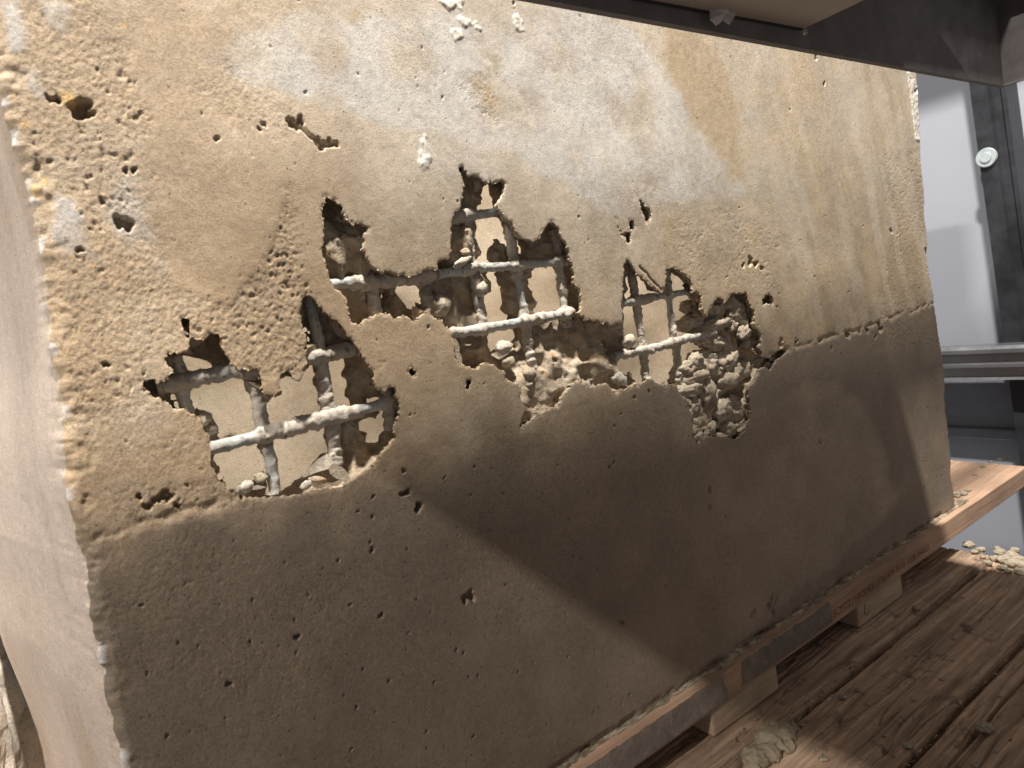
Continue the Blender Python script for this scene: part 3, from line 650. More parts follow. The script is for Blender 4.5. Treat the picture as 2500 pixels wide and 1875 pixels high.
# ---- reinforcing bars (traced centre lines, one mesh per bar)
YBAR = 0.0135
def tube(name, pts, r0, mat, parent, colf, seed, lump=0.0020, sides=18, step=0.0011, cross=None):
    P_ = np.array(pts, float); seg = np.linalg.norm(np.diff(P_, axis=0), axis=1); s = np.concatenate([[0], np.cumsum(seg)])
    n = max(8, int(s[-1]/step)); t = np.linspace(0, s[-1], n)
    C = np.stack([np.interp(t, s, P_[:, k]) for k in range(3)], 1)
    kern = np.ones(9)/9
    for k in range(3):
        pad = np.pad(C[:, k], 4, mode='reflect', reflect_type='odd'); C[:, k] = np.convolve(pad, kern, 'valid')
    Tn = np.gradient(C, axis=0); Tn /= np.linalg.norm(Tn, axis=1)[:, None]
    A = np.cross(Tn, np.array([0, 1.0, 0])); A /= np.linalg.norm(A, axis=1)[:, None]; B = np.cross(Tn, A)
    th = np.linspace(0, 2*np.pi, sides, endpoint=False)
    D = A[:, None, :]*np.cos(th)[None, :, None]+B[:, None, :]*np.sin(th)[None, :, None]
    r0 = (r0*np.interp(C[:, 0], [0.12, 0.40], [1.04, 0.80]))[:, None] if lump > 0 else r0
    base_ = C[:, None, :]+D*(r0[..., None] if lump > 0 else r0)
    o = seed*1.7
    n1 = 0.55*vn3(base_[..., 0]*62+o, base_[..., 1]*62+o, base_[..., 2]*62)+0.45*vn3(base_[..., 0]*170+o, base_[..., 1]*170+o, base_[..., 2]*170); n2 = vn3(base_[..., 0]*300+o, base_[..., 1]*300, base_[..., 2]*300); n3 = vn3(base_[..., 0]*620, base_[..., 1]*620+o, base_[..., 2]*620)
    big_ = vn3(base_[..., 0]*38+o, base_[..., 1]*38, base_[..., 2]*38+o)
    kn = np.zeros(n)
    if cross is not None:
        dmin = np.sqrt(((C[:, None, [0, 2]]-cross[None, :, [0, 2]])**2).sum(-1)).min(1); kn = np.exp(-(dmin/0.0075)**2)
    mor = np.clip(sstep(0.34, 0.54, big_*0.6+n1*0.4)+kn[:, None]*0.8, 0, 1) if lump > 0 else big_*0
    r = r0+mor*(lump*0.30+lump*0.8*n1+lump*1.4*(n2-0.4)+0.0018*(n3-.5)+kn[:, None]*0.0008)+0.0004*(n2-0.5)*(lump > 0)
    Vt = (C[:, None, :]+D*r[..., None]).reshape(-1, 3)
    i = np.arange(n-1)[:, None]*sides+np.arange(sides)[None, :]; j = np.arange(n-1)[:, None]*sides+(np.arange(sides)[None, :]+1) % sides
    Q = np.stack([i, j, j+sides, i+sides], -1).reshape(-1, 4)
    zinc = np.array([0.42, 0.43, 0.405]); mort = np.array([0.50, 0.445, 0.375])
    m3 = mor[..., None]; cc_ = zinc*(0.8+0.4*n2[..., None])*(1-m3)+mort*(0.72+0.5*n1[..., None])*m3
    dk = (np.clip(sstep(0.74, 0.80, n1)+sstep(0.82, 0.88, n2), 0, 1)*0.7)[..., None]; cc_ = cc_*(1-dk)+np.array([0.10, 0.08, 0.07])*dk
    Vt = np.concatenate([Vt, C[[0, -1]]]); k0 = n*sides
    ob = mesh_obj(name, Vt, Q, mat, parent, col=np.clip(np.concatenate([cc_.reshape(-1, 3), [mort, mort]]), 0, .85), rgh=np.concatenate([mor.ravel(), [1, 1]]))
    return ob
BARS_H = [[(1080,532),(1165,525),(1222,517),(1290,508)],
          [(790,700),(820,692),(905,690),(1035,675),(1160,655),(1265,648),(1390,637),(1430,632)],
          [(380,945),(420,935),(520,915),(600,903),(680,890),(750,873),(800,866),(850,853),(980,838),(1100,815),(1280,785),(1395,763),(1510,742),(1600,725),(1685,711),(1740,702)],
          [(470,1105),(515,1094),(655,1058),(812,1018),(955,982),(985,976,.03),(1040,965,.045),(1300,912,.05),(1450,881,.045),(1480,875,.025),(1505,869),(1600,848),(1705,820),(1740,812)]]
BARS_V = [[(425,870),(440,930),(452,990),(466,1035),(475,1075)], [(598,880),(608,912),(632,960),(642,1050),(663,1130),(672,1200)],
          [(752,700),(765,780),(780,870),(790,930),(800,990),(812,1040),(819,1135)], [(890,640),(903,690),(917,775),(935,880),(948,985),(957,1050)],
          [(1020,640),(1034,680),(1048,765)], [(1132,520),(1145,620),(1163,700),(1177,790)], [(1225,480),(1236,535),(1252,620),(1266,690),(1281,775),(1290,850),(1298,900)],
          [(1348,560),(1362,600),(1368,650),(1376,740),(1384,800)], [(1525,600),(1538,645),(1550,720),(1561,800),(1570,860),(1577,935),(1582,970)],
          [(1615,610),(1626,660),(1632,720),(1641,800),(1651,850),(1658,945),(1662,980)], [(1762,715),(1771,745),(1776,790)]]
def dense(lst):
    out = []
    for pts in lst:
        Q = np.array([pY(q[0], q[1], YBAR) for q in pts])
        for a_, b2 in zip(Q[:-1], Q[1:]): out += [a_+(b2-a_)*t for t in np.linspace(0, 1, 25)]
    return np.array(out)
CH, CVt = dense(BARS_H), dense(BARS_V)
for k, pts in enumerate(BARS_H):
    tube('reinforcing_bar', [pY(q[0], q[1], q[2] if len(q) > 2 else YBAR) for q in pts], 0.0042, M_BAR, block, None, k+1, cross=CVt)
for k, pts in enumerate(BARS_V):
    tube('reinforcing_bar', [pY(x, y, YBAR+0.0035) for x, y in pts], 0.0040, M_BAR, block, None, k+20, lump=0.0017, cross=CH)

# ---- aggregate stones, flakes
def stone_mesh(name, seed, sub=3, flat=1.0, amp=0.30, f=1.6):
    import bmesh
    bm = bmesh.new(); bmesh.ops.create_icosphere(bm, subdivisions=sub, radius=1.0)
    off = Vector((seed*3.1, seed*1.3, seed*2.2))
    for v in bm.verts:
        d = v.co.normalized(); n = mnoise.noise(d*f+off); n2 = mnoise.noise(d*f*2.7+off); n3 = mnoise.noise(d*f*7+off)
        v.co = d*(1+amp*n+amp*0.45*n2+amp*0.20*n3); v.co.y *= flat
    V = np.array([tuple(v.co) for v in bm.verts]); Fc = np.array([[v.index for v in f_.verts] for f_ in bm.faces]); bm.free()
    n = np.array([mnoise.noise(Vector(p)*2.3+off) for p in V])[:, None]; n2 = np.array([mnoise.noise(Vector(p)*7+off) for p in V])[:, None]
    return V, Fc, n, n2
def make_stone(name, loc, scale, seed, c0, c1, parent=None, rot=None, flat=1.0, sub=3, amp=0.30, mat=None, f=1.6):
    Vv, Fc, n, n2 = stone_mesh(name, seed, sub, flat, amp, f)
    c = (np.array([c0])*(0.5-n*0.5)+np.array([c1])*(0.5+n*0.5))*(1+0.35*n2)
    R = rot if rot is not None else Matrix.Rotation(seed*1.1, 3, 'X') @ Matrix.Rotation(seed*2.3, 3, 'Y')
    Vv = (Vv*np.array(scale)) @ np.array(R).T + np.array(loc)
    return mesh_obj(name, Vv, Fc, mat or M_CORE, parent, col=np.clip(c, 0.03, 0.85), rgh=np.full(len(Vv), 0.8))
HON = [(720,300,95,115,.007),(660,355,32,28,.006),(815,500,90,55,.007),(640,410,32,38,.006),(570,410,48,38,.008),(480,480,110,65,.009),(520,270,60,70,.010),(800,400,60,70,.009),(700,440,60,50,.008),(430,570,60,60,.012),(510,610,80,65,.010),(300,420,75,60,.018),(265,270,35,50,.020),(620,620,40,40,.010),(830,600,80,50,.014),
       (350,790,75,65,.009),(430,750,80,50,.013),(230,880,65,60,.010),(310,960,95,75,.008),(480,850,85,75,.010),(690,760,115,75,.011),(600,830,60,60,.011),(760,880,100,85,.010),(650,980,85,85,.007),(230,1080,105,60,.010),(330,1090,55,55,.009),(475,1090,72,95,.005),
       (620,1270,95,85,.008),(700,1180,70,40,.011),(780,1240,42,58,.008),(310,1230,60,75,.009),(340,1390,42,50,.008),(430,1360,60,50,.012),(490,1440,80,55,.008),(660,1450,60,75,.008),(760,1430,65,60,.010),(350,1540,48,50,.006),(550,1530,50,28,.006),(950,760,40,40,.010),(1030,850,40,40,.008),(1080,780,55,28,.009),(430,960,25,40,.010),(560,760,50,50,.013)]
for k, (u, v, ru, rv, dep) in enumerate(HON):
    (px, py), = zp('H', [(u, v)]); q = pY(px, py, dep); t = np.linalg.norm(q-CAM); s = 330/1304*t/FPX
    w = k*0.618 % 1
    c0 = (0.33, 0.265, 0.19); c1 = (0.48+0.12*w, 0.41+0.11*w, 0.32+0.10*w)
    rx = ru*s*1.45/0.72; rz = rv*s*1.28
    make_stone('aggregate_stone', (q[0], dep+0.82*min(rx, rz), q[2]), (rx*0.95, min(rx, rz)*0.9, rz), k+3, c0, c1, block, rot=Matrix.Rotation(0.25*math.sin(k*2.1), 3, 'Y') @ Matrix.Rotation(0.5*math.sin(k), 3, 'Z'), amp=0.34, f=1.4+1.0*w, sub=4)
for k, (Z_, u, v, ru, rv, dep, c1) in enumerate([('I',285,1100,95,75,.010,(.66,.60,.50)),('I',170,1540,105,80,.009,(.62,.58,.54)),('I',510,1550,35,40,.010,(.6,.55,.47)),
        ('J',760,1020,90,65,.008,(.60,.55,.48)),('J',960,900,62,65,.012,(.42,.36,.27)),('J',1620,920,85,36,.008,(.62,.48,.32)),('J',1490,980,60,45,.007,(.66,.62,.56)),('J',280,200,75,85,.016,(.60,.52,.42)),('J',370,330,60,70,.018,(.58,.50,.40)),
        ('B',1215,650,32,26,.006,(.58,.44,.32)),('B',1190,715,62,26,.005,(.66,.60,.52)),('B',1040,1010,75,75,.010,(.48,.41,.32)),('B',1330,900,36,52,.008,(.60,.54,.46)),('B',1480,1290,55,45,.008,(.66,.62,.57)),('B',1430,660,62,58,.030,(.36,.30,.22)),
        ('D',740,870,70,70,.008,(.48,.41,.32)),('D',970,1000,70,75,.006,(.40,.33,.25)),('D',970,1110,50,45,.006,(.40,.33,.25)),
        ('A',560,1060,0.1,0.1,.01,(.5,.45,.35))]):
    (px, py), = zp(Z_, [(u, v)]); q = pY(px, py, dep); t = np.linalg.norm(q-CAM); s = ZOOM[Z_][2]*t/FPX
    rx = ru*s/0.85; rz = rv*s
    if rx < 0.0005: continue
    make_stone('aggregate_stone', (q[0], dep+0.5*min(rx, rz), q[2]), (rx, min(rx, rz)*0.85, rz), k+61, (0.36, 0.30, 0.22), c1, block, rot=Matrix.Rotation(0.4*math.sin(k*1.7), 3, 'Y'))
# thin broken flakes of the cast skin
def flake(k, pts, y0, y1, thick, c, seed):
    xy = zp(k, pts); q = [pY(x, y, 0.0) for x, y in xy]
    x0 = min(p[0] for p in q); x1 = max(p[0] for p in q)
    n = len(pts); ctr = sum(xy_[0] for xy_ in xy)/n, sum(xy_[1] for xy_ in xy)/n
    V = []
    for lay in (0, 1):
        for (x, y) in xy+[ctr]:
            p = pY(x, y, 0.0); t = (p[0]-x0)/(x1-x0+1e-6); yd = y0+(y1-y0)*t+lay*thick
            p = pY(x, y, yd); V.append(p)
    F_ = []
    for i in range(n):
        j = (i+1) % n
        F_ += [(n, j, i), (2*n+1, n+1+i, n+1+j), (i, j, n+1+j, n+1+i)]
    col_ = np.tile(np.array([c]), (len(V), 1))
    return mesh_obj('mortar_flake', V, F_, M_CORE, block, smooth=False, col=col_, rgh=np.full(len(V), 0.5))
flake('J', [(1430,860),(1500,790),(1610,680),(1720,615),(1790,650),(1800,720),(1740,790),(1640,820),(1560,850),(1440,900)], 0.020, 0.012, 0.003, (0.66, 0.59, 0.48), 1)
flake('J', [(1740,790),(1800,740),(1900,770),(1960,830),(1995,900),(1980,970),(1930,960),(1900,920),(1840,910),(1760,850)], 0.004, 0.002, 0.002, (0.47, 0.40, 0.30), 2)
flake('J', [(830,1000),(900,980),(1010,1005),(940,1030),(850,1040)], 0.008, 0.004, 0.002, (0.42, 0.38, 0.32), 3)
flake('J', [(1010,1090),(1080,1050),(1160,1055),(1150,1085),(1060,1105)], 0.003, 0.003, 0.002, (0.74, 0.72, 0.68), 4)
flake('B', [(1390,740),(1395,720),(1440,718),(1438,745)], 0.004, 0.004, 0.003, (0.72, 0.69, 0.65), 5)
flake('D', [(130,600),(165,640),(190,700),(185,760),(215,820),(215,890),(190,905),(160,850),(140,760),(125,680)], 0.004, 0.010, 0.003, (0.40, 0.34, 0.26), 6)

# ================================================================== pallet
M_PALW = wood_mat('pallet_wood', (0.40, 0.25, 0.165), (0.56, 0.38, 0.27), 1.0, 0.8)
M_PALS = wood_mat('pallet_wood_cement_stained', (0.15, 0.125, 0.115), (0.235, 0.20, 0.18), 1.4, 0.5, stain=((0.30, 0.22, 0.14), 30, 0.62))
M_BLK = wood_mat('pallet_bearer_wood', (0.50, 0.36, 0.245), (0.60, 0.46, 0.34), 1.2, 0.6)
pallet = empty('wooden_pallet', (0.6, 0.14, 0.0))
tag(pallet, 'low wooden pallet with one thick deck and printed edge carrying the concrete block', 'pallet')
PY0 = -0.016
deck = box('deck_board', (0.02, 1.325, PY0+0.0015, 0.13, 0.0325, BL_BOT-0.001), M_PALW, pallet, 0.0015)
box('deck_board', (0.02, 1.30, 0.145, 0.30, 0.0325, BL_BOT-0.001), M_PALW, pallet, 0.0015)
# edge banding: cement-stained stretch of the front edge, a thin slurry crust with ragged right end
def crust(name, x0, x1, zlo, zhi, yb_, mat, th, seed, n=160, col0=(0.30,0.25,0.19)):
    xs = np.linspace(x0, x1, n); zs = np.linspace(zlo, zhi, 16)
    Xc, Zc = np.meshgrid(xs, zs, indexing='ij')
    nn = fbm2(Xc, Zc, 70, 4, seed); n2 = fbm2(Xc, Zc, 250, 3, seed+1)
    Yc = yb_-th*(0.4+0.8*nn+0.4*n2)
    top = (np.arange(16)/15.0)[None, :]; Zc = Zc+(top > 0.99)*(0.008*(fbm2(Xc, 0*Zc, 90, 4, seed)-0.5))
    Xc = Xc+(np.arange(n) > n-2)[:, None]*0.012*(fbm2(Xc*0, Zc, 160, 4, seed)-0.5)+(np.arange(n) < 1)[:, None]*0.010*(fbm2(Xc*0, Zc, 160, 4, seed+3)-0.5)
    Yc[:, 0] = yb_; Yc[0] = yb_; Yc[-1] = yb_
    i_ = np.arange(Xc.size).reshape(Xc.shape)
    q = np.stack([i_[:-1, :-1].ravel(), i_[1:, :-1].ravel(), i_[1:, 1:].ravel(), i_[:-1, 1:].ravel()], 1)
    cc_ = np.array(col0)*(0.7+0.6*nn[..., None])*(0.8+0.4*n2[..., None])
    return mesh_obj(name, np.stack([Xc, Yc, Zc], -1).reshape(-1, 3), q, mat, pallet, col=cc_.reshape(-1, 3), rgh=np.full(Xc.size, .7))
crust('slurry_film', 0.02, 0.425, 0.034, 0.0655, PY0+0.0012, M_CORE, 0.0008, 2, 240, (0.275, 0.232, 0.20))
crust('slurry_film', 0.455, 0.645, 0.037, 0.0655, PY0+0.0012, M_CORE, 0.0006, 4, 120, (0.24, 0.195, 0.165))
# squeezed-out mortar lying along the joint
xs = np.linspace(0.05, 1.09, 900); th = np.linspace(0, math.pi/2, 7)
rad = 0.0015+0.0075*fbm2(xs, xs*0, 55, 4, 3)*np.clip(fbm2(xs, xs*0+3, 12, 3, 5)*2-0.3, 0.25, 1.2)
XX = np.repeat(xs[:, None], 7, 1); rr = np.repeat(rad[:, None], 7, 1); TT = np.repeat(th[None, :], 900, 0)
wob = 1+0.5*(fbm2(XX, TT*0.02, 160, 3, 6)-0.5)
Yj = 0.004-(0.002+np.minimum(rr*1.25, 0.0185))*np.sin(TT)*wob; Zj = BL_BOT-0.0012+rr*0.75*np.cos(TT)*wob
ij = np.arange(900*7).reshape(900, 7); qj = np.stack([ij[:-1, :-1].ravel(), ij[:-1, 1:].ravel(), ij[1:, 1:].ravel(), ij[1:, :-1].ravel()], 1)
jn = fbm2(XX, TT*0.02, 90, 4, 2)[..., None]
jn = sstep(0.3, 0.8, jn); cj = (np.array([0.17,0.135,0.085])*(1-jn)+np.array([0.50,0.42,0.31])*jn)
mesh_obj('squeezed_mortar', np.stack([XX, Yj, Zj], -1).reshape(-1, 3), qj, M_CORE, pallet, col=cj.reshape(-1, 3), rgh=np.ones(900*7))
for x0, x1 in ((0.085, 0.205), (0.398, 0.522), (0.709, 0.834)):
    box('bearer', (x0, x1, PY0+0.003, 0.075, 0.0005, 0.032), M_BLK, pallet, 0.003)
    box('bearer', (x0, x1, 0.205, 0.29, 0.0005, 0.032), M_BLK, pallet, 0.003)
# nail heads and cement drips on the right end of the deck
def text_mesh(name, body, size, loc, mat, parent, sx=1.0):
    cu = bpy.data.curves.new(name, 'FONT'); cu.body = body; cu.size = size; cu.extrude = 0.00005
    to = bpy.data.objects.new(name+'_tmp', cu); COL.objects.link(to)
    dg = bpy.context.evaluated_depsgraph_get(); me = bpy.data.meshes.new_from_object(to.evaluated_get(dg))
    bpy.data.objects.remove(to); bpy.data.curves.remove(cu)
    n = len(me.vertices); co = np.zeros(n*3, np.float32); me.vertices.foreach_get('co', co); co = co.reshape(-1, 3)
    w = np.stack([loc[0]+co[:, 0]*sx, loc[1]-co[:, 2], loc[2]+co[:, 1]], 1); me.vertices.foreach_set('co', w.astype(np.float32).ravel()); me.update()
    me.materials.append(mat); o = bpy.data.objects.new(name, me); COL.objects.link(o); o.parent = parent
    pl = parent.location if parent.parent is None else parent.parent.location
    o.matrix_parent_inverse = parent.matrix_world.inverted() if parent.parent is None else Matrix.Translation((0, 0, 0))
    return o
M_INK, nti, bi = new_mat('red_brown_ink'); bi.inputs['Base Color'].default_value = (0.20, 0.07, 0.045, 1); bi.inputs['Roughness'].default_value = 0.8
M_PEN, ntq, bq = new_mat('dark_pencil'); bq.inputs['Base Color'].default_value = (0.10, 0.05, 0.04, 1); bq.inputs['Roughness'].default_value = 0.8
bpy.context.view_layer.update()
text_mesh('printed_lettering', 'BCMT/2 / HROMEX / 7741479-75-15  1220 2440/21', 0.0145, (0.648, PY0+0.0013, 0.0415), M_INK, pallet, 0.88)
pen = np.array([(0.7285,0.0275),(0.7262,0.024),(0.7255,0.018),(0.7265,0.0135),(0.7300,0.0118),(0.7345,0.0128),(0.7360,0.0150),(0.7335,0.0158)])
tube('pencil_mark', [(x, PY0+0.0030, z) for x, z in pen], 0.0006, M_PEN, pallet, None, 50, lump=0.0, sides=6, step=0.0008)

# ================================================================== plank floor
M_FLR = wood_mat('worn_floor_plank', (0.20, 0.135, 0.092), (0.64, 0.445, 0.31), 1.0, 1.2, 0.85, stain=((0.10, 0.075, 0.060), 26, 0.57))
floor = empty('floor', (0.5, 0, -0.05)); floor['kind'] = 'structure'
GAPS = [0.285, 0.165, 0.062, -0.056, -0.172, -0.292, -0.41, -0.53]
for k in range(len(GAPS)-1):
    y1_, y0_ = GAPS[k]-0.0036, GAPS[k+1]+0.0036
    nx_, ny_ = (520, 84) if -0.35 < y0_ < 0.07 else (160, 20)
    xs = np.linspace(-0.45, 1.052+0.010*math.sin(k*2.3), nx_); ys_ = np.linspace(0, 1, ny_)
    Xf, Tf = np.meshgrid(xs, ys_, indexing='ij')
    w0 = y0_+0.0050*(fbm2(xs, xs*0+k, 9, 5, k % 5)-0.5)+0.0025*(fbm2(xs, xs*0+k, 80, 3, 5)-.5); w1 = y1_+0.0050*(fbm2(xs, xs*0+k+7, 9, 5, k % 5)-0.5)
    Yf = w0[:, None]*(1-Tf)+w1[:, None]*Tf
    edge = np.minimum(Tf, 1-Tf)*(y1_-y0_)
    Zf = -0.006*np.clip(1-edge/0.005, 0, 1)**2
    gr = fbm2(Xf*0.05, Yf+0.006*(fbm2(Xf, Yf, 3, 2, k)-.5), 260, 3, 2, 0.5, 0); Zf -= 0.0016*np.clip(gr-0.5, 0, 1)*2
    cr = fbm2(Xf*0.045+k*3, Yf+0.007*(fbm2(Xf, Yf, 4, 3, 3+k)-.5), 75, 2, 6, 0.5, 0); Zf -= 0.006*sstep(0.045, 0.0, np.abs(cr-0.5))*sstep(0.42, 0.62, fbm2(Xf, Yf, 7, 3, 8))
    Zf -= 0.0012*sstep(0.60, 0.70, fbm2(Xf*0.35, Yf, 70, 4, 9, 0.5, 0))
    if k == 4:   # split running inside this plank
        Zf -= 0.02*np.exp(-((Yf+0.2010+0.004*(fbm2(Xf, Xf*0, 14, 4, 1)-.5))/0.0016)**2)*(fbm2(Xf, Xf*0, 9, 2, 2) > 0.33)
    Zf[:, 0] = -0.035; Zf[:, -1] = -0.035; Zf[-1, :] = -0.035; Zf[-2, :] -= 0.003*fbm2(Xf, Yf, 200, 2, 3)[-2, :]
    i_ = np.arange(Xf.size).reshape(Xf.shape); q = np.stack([i_[:-1, :-1].ravel(), i_[1:, :-1].ravel(), i_[1:, 1:].ravel(), i_[:-1, 1:].ravel()], 1)
    ox = k*1.37
    o = mesh_obj('floor_plank', np.stack([Xf-0.3, Yf-y0_, Zf], -1).reshape(-1, 3), q, M_FLR, floor)
    o.matrix_parent_inverse = Matrix.Identity(4); o.location = (0.3-0.5, y0_, 0.05)
M_DARK, ntd, bd = new_mat('near_black_matte'); bd.inputs['Base Color'].default_value = (0.025, 0.02, 0.018, 1); bd.inputs['Roughness'].default_value = 1.0  # plain near-black matte for the sheet under the planks and the deck lip
box('sub_floor', (-0.45, 1.03, -0.56, 0.28, -0.06, -0.036), M_DARK, floor)

# ================================================================== debris
CR0, CR1 = (0.27, 0.225, 0.16), (0.46, 0.40, 0.31)
def crumb(px, py, rpx, seed, name, label, cat, group=None, flat=0.6, zb=0.0):
    q = pZ(px, py, zb); t = np.linalg.norm(q-CAM); r = rpx*t/FPX
    o = make_stone(name, (0, 0, 0), (r, r*0.9, r*flat), seed, CR0, CR1, None, rot=Matrix.Rotation(seed, 3, 'Z'), sub=3 if r > 0.006 else 2, amp=0.38, f=1.8)
    o.location = (q[0], q[1], q[2]+r*flat*0.62); return tag(o, label, cat, group)
for k, (u, v, r) in enumerate([(1640,1190,30),(1700,1185,32),(1760,1130,28),(1860,1180,42),(1960,1150,34),(2000,1200,36),(1890,1130,26),(1800,1200,30)]):
    pass
# one crumbled mortar clump on the plank: a single lumpy mass
lob = [(0,0,.015,.010),(.018,-.004,.013,.009),(.034,.004,.016,.012),(.052,.000,.014,.011),(.040,-.012,.010,.006),(.066,-.002,.008,.006),(-.012,-.004,.009,.006)]
q0 = pZ(1846, 1862, 0.0)
gx_ = np.arange(-0.035, 0.09, 0.0016); gy_ = np.arange(-0.032, 0.03, 0.0016); gz_ = np.arange(-0.006, 0.026, 0.0016)
A3, B3, C3 = np.meshgrid(gx_, gy_, gz_, indexing='ij')
Fm = np.full(A3.shape, 1.0)
for (x, y, r, hh) in lob:
    Fm = np.minimum(Fm, np.sqrt(((A3-x)/r)**2+((B3-y)/(r*0.95))**2+((C3-hh*0.45)/hh)**2)*min(r, hh)-min(r, hh))
Fm = Fm+(vn3(A3*160, B3*160, C3*160)-0.5)*0.005+(vn3(A3*420, B3*420, C3*420)-0.5)*0.0025
Fm = np.maximum(Fm, -0.001-C3); Fm[0], Fm[-1], Fm[:, 0], Fm[:, -1], Fm[:, :, 0], Fm[:, :, -1] = 1, 1, 1, 1, 1, 1
mv_, mq_ = surface_nets(Fm, (gx_[0], gy_[0], gz_[0]), 0.0016)
mc = fbm2(mv_[:, 0]+mv_[:, 2], mv_[:, 1], 90, 4, 1)[:, None]
cl_ = mesh_obj('mortar_clump', mv_, mq_, M_CORE, None, col=np.array([[0.24,0.195,0.13]])*(1-mc)+np.array([[0.44,0.37,0.265]])*mc, rgh=np.full(len(mv_), .6))
cl_.location = tuple(q0); cl_.rotation_euler = (0, 0, 0.05)
tag(cl_, 'lumpy pale mortar clump lying beside a floor gap in front of the pallet', 'mortar')
for k, (px, py, r) in enumerate([(1862,1817,11),(1880,1803,9),(1850,1838,8)]):
    crumb(px, py, r, k+5, 'mortar_crumb', 'small round mortar crumb in the floor gap next to the mortar clump', 'mortar crumb', 'crumbs in the floor gap', 0.7)
crumb(2404, 1783, 15, 21, 'mortar_crumb', 'single angular mortar crumb on the outer plank beyond the wide dark gap', 'mortar crumb', None, 0.6)
crumb(2238, 1488, 8, 22, 'mortar_crumb', 'small pale crumb on the plank right beside the pallet bearer', 'mortar crumb', None, 0.6)
k = 30
for px, py, r in [(2214,1822,10),(2012,1855,9),(2233,1710,7),(2057,1703,8),(2236,1600,6),(2430,1835,5),(2160,1795,5),(1985,1835,6),(2120,1720,5),(2300,1660,5),(1960,1770,5),(2380,1870,6),(2330,1560,5),(2190,1640,4),(2440,1700,5)]:
    crumb(px, py, r, k, 'mortar_crumb', 'tiny flat mortar crumb scattered on the open floor planks', 'mortar crumb', 'crumbs scattered on the planks', 0.35); k += 1
for px, py, r in [(2365,1335,11),(2395,1345,8),(2440,1352,10),(2470,1362,13),(2488,1372,12),(2455,1372,14),(2475,1382,15),(2497,1385,12),(2430,1368,9),(2412,1378,8),(2448,1390,9),(2490,1400,10),(2400,1362,6),(2380,1350,7),(2462,1398,7),(2435,1340,6),(2478,1346,8),(2385,1395,6)]:
    crumb(px, py, r, k, 'mortar_crumb', 'pale mortar crumb in the loose heap at the end of the floor planks', 'mortar crumb', 'crumbs heaped at the plank ends', 0.6); k += 1
for px, py, r in [(2318,1222,9),(2332,1212,10),(2350,1208,8),(2345,1225,6),(2310,1232,5),(2362,1200,6)]:
    crumb(px, py, r, k, 'mortar_crumb', 'white mortar crumb on the pallet deck at the foot of the block', 'mortar crumb', 'crumbs on the pallet deck', 0.6, BL_BOT-0.001); k += 1
for px, py, r in [(2400,1140,6),(2420,1128,6),(2440,1122,5),(2460,1118,6),(2380,1160,5)]:
    crumb(px, py, r, k, 'mortar_crumb', 'pale cement speck dried on the free end of the pallet deck', 'mortar crumb', 'specks on the free pallet end', 0.3, BL_BOT-0.001); k += 1

# fine grit and wood splinters strewn over the planks (nobody could count them)
gr_ = np.random.default_rng(3); GV = []; GF = []; GC = []
for k2 in range(1500):
    if k2 % 3 == 0: x, y = gr_.uniform(0.25, 1.04), gr_.choice([-0.056, -0.172])+gr_.normal(0, 0.006)
    elif k2 % 3 == 1: x, y = gr_.uniform(0.25, 1.04), -0.02-abs(gr_.normal(0, 0.05))
    else: x, y = gr_.uniform(0.2, 1.04), gr_.uniform(-0.40, 0.0)
    r = 0.0005+0.0014*gr_.random()**4; chip = gr_.random() < 0.25
    L_ = r*(3.5 if chip else 1.0); a_ = gr_.normal(0, 0.35) if chip else gr_.uniform(0, 6.28)
    pts = np.array([(L_, 0, -0.3*r), (-0.6*L_, r, -0.3*r), (-0.6*L_, -r, -0.3*r), (0.1*L_, 0, r*0.7)])*gr_.uniform(0.7, 1.3, (4, 3))
    ca_, sa_ = math.cos(a_), math.sin(a_); pts[:, :2] = pts[:, :2] @ np.array([[ca_, sa_], [-sa_, ca_]])
    b0_ = len(GV); GV += list(pts+np.array([x, y, 0.0002])); GF += [(b0_, b0_+1, b0_+3), (b0_+1, b0_+2, b0_+3), (b0_+2, b0_, b0_+3), (b0_, b0_+2, b0_+1)]
    c_ = np.array([0.16, 0.10, 0.065]) if chip and gr_.random() < 0.6 else np.array([0.45, 0.39, 0.30])*gr_.uniform(0.7, 1.1); GC += [c_]*4
grit = mesh_obj('floor_grit', GV, GF, M_CORE, None, smooth=False, col=np.array(GC), rgh=np.ones(len(GV)))
tag(grit, 'fine sandy grit and wood splinters strewn over the floor planks', 'grit', None, 'stuff')

# rough broken lump beside the left end
lp = pY(10, 1800, 0.30)
rub = make_stone('concrete_rubble', (0, 0, 0), (0.085, 0.10, 0.17), 77, (0.56, 0.49, 0.40), (0.70, 0.63, 0.54), None, rot=Matrix.Rotation(0.2, 3, 'Z'), sub=5, amp=0.30, f=2.2)
rub.location = (lp[0]-0.052, 0.375, 0.17)
tag(rub, 'rough pale broken concrete lump standing beside the smooth end of the block', 'concrete lump')

# ================================================================== steel shelf overhead
M_STL = steel_mat('dark_painted_steel', (0.135, 0.122, 0.120), 0.8, 0.0, 30, 0.25)
M_DECK = steel_mat('brown_grey_shelf_deck', (0.33, 0.28, 0.24), 0.6, 0.0, 8, 0.12)
shelf = empty('steel_shelf', (0.4, -0.4, 0.7))
tag(shelf, 'dark steel shelf frame with a brown deck above the concrete block', 'shelf')
YW = -0.108
b0 = pY(1330, 0, YW); b1 = pY(2450, 210, YW)
zb_ = (b0[2]+b1[2])/2
XE = b1[0]
def prism(name, pts_xz_yz, mat, parent): pass
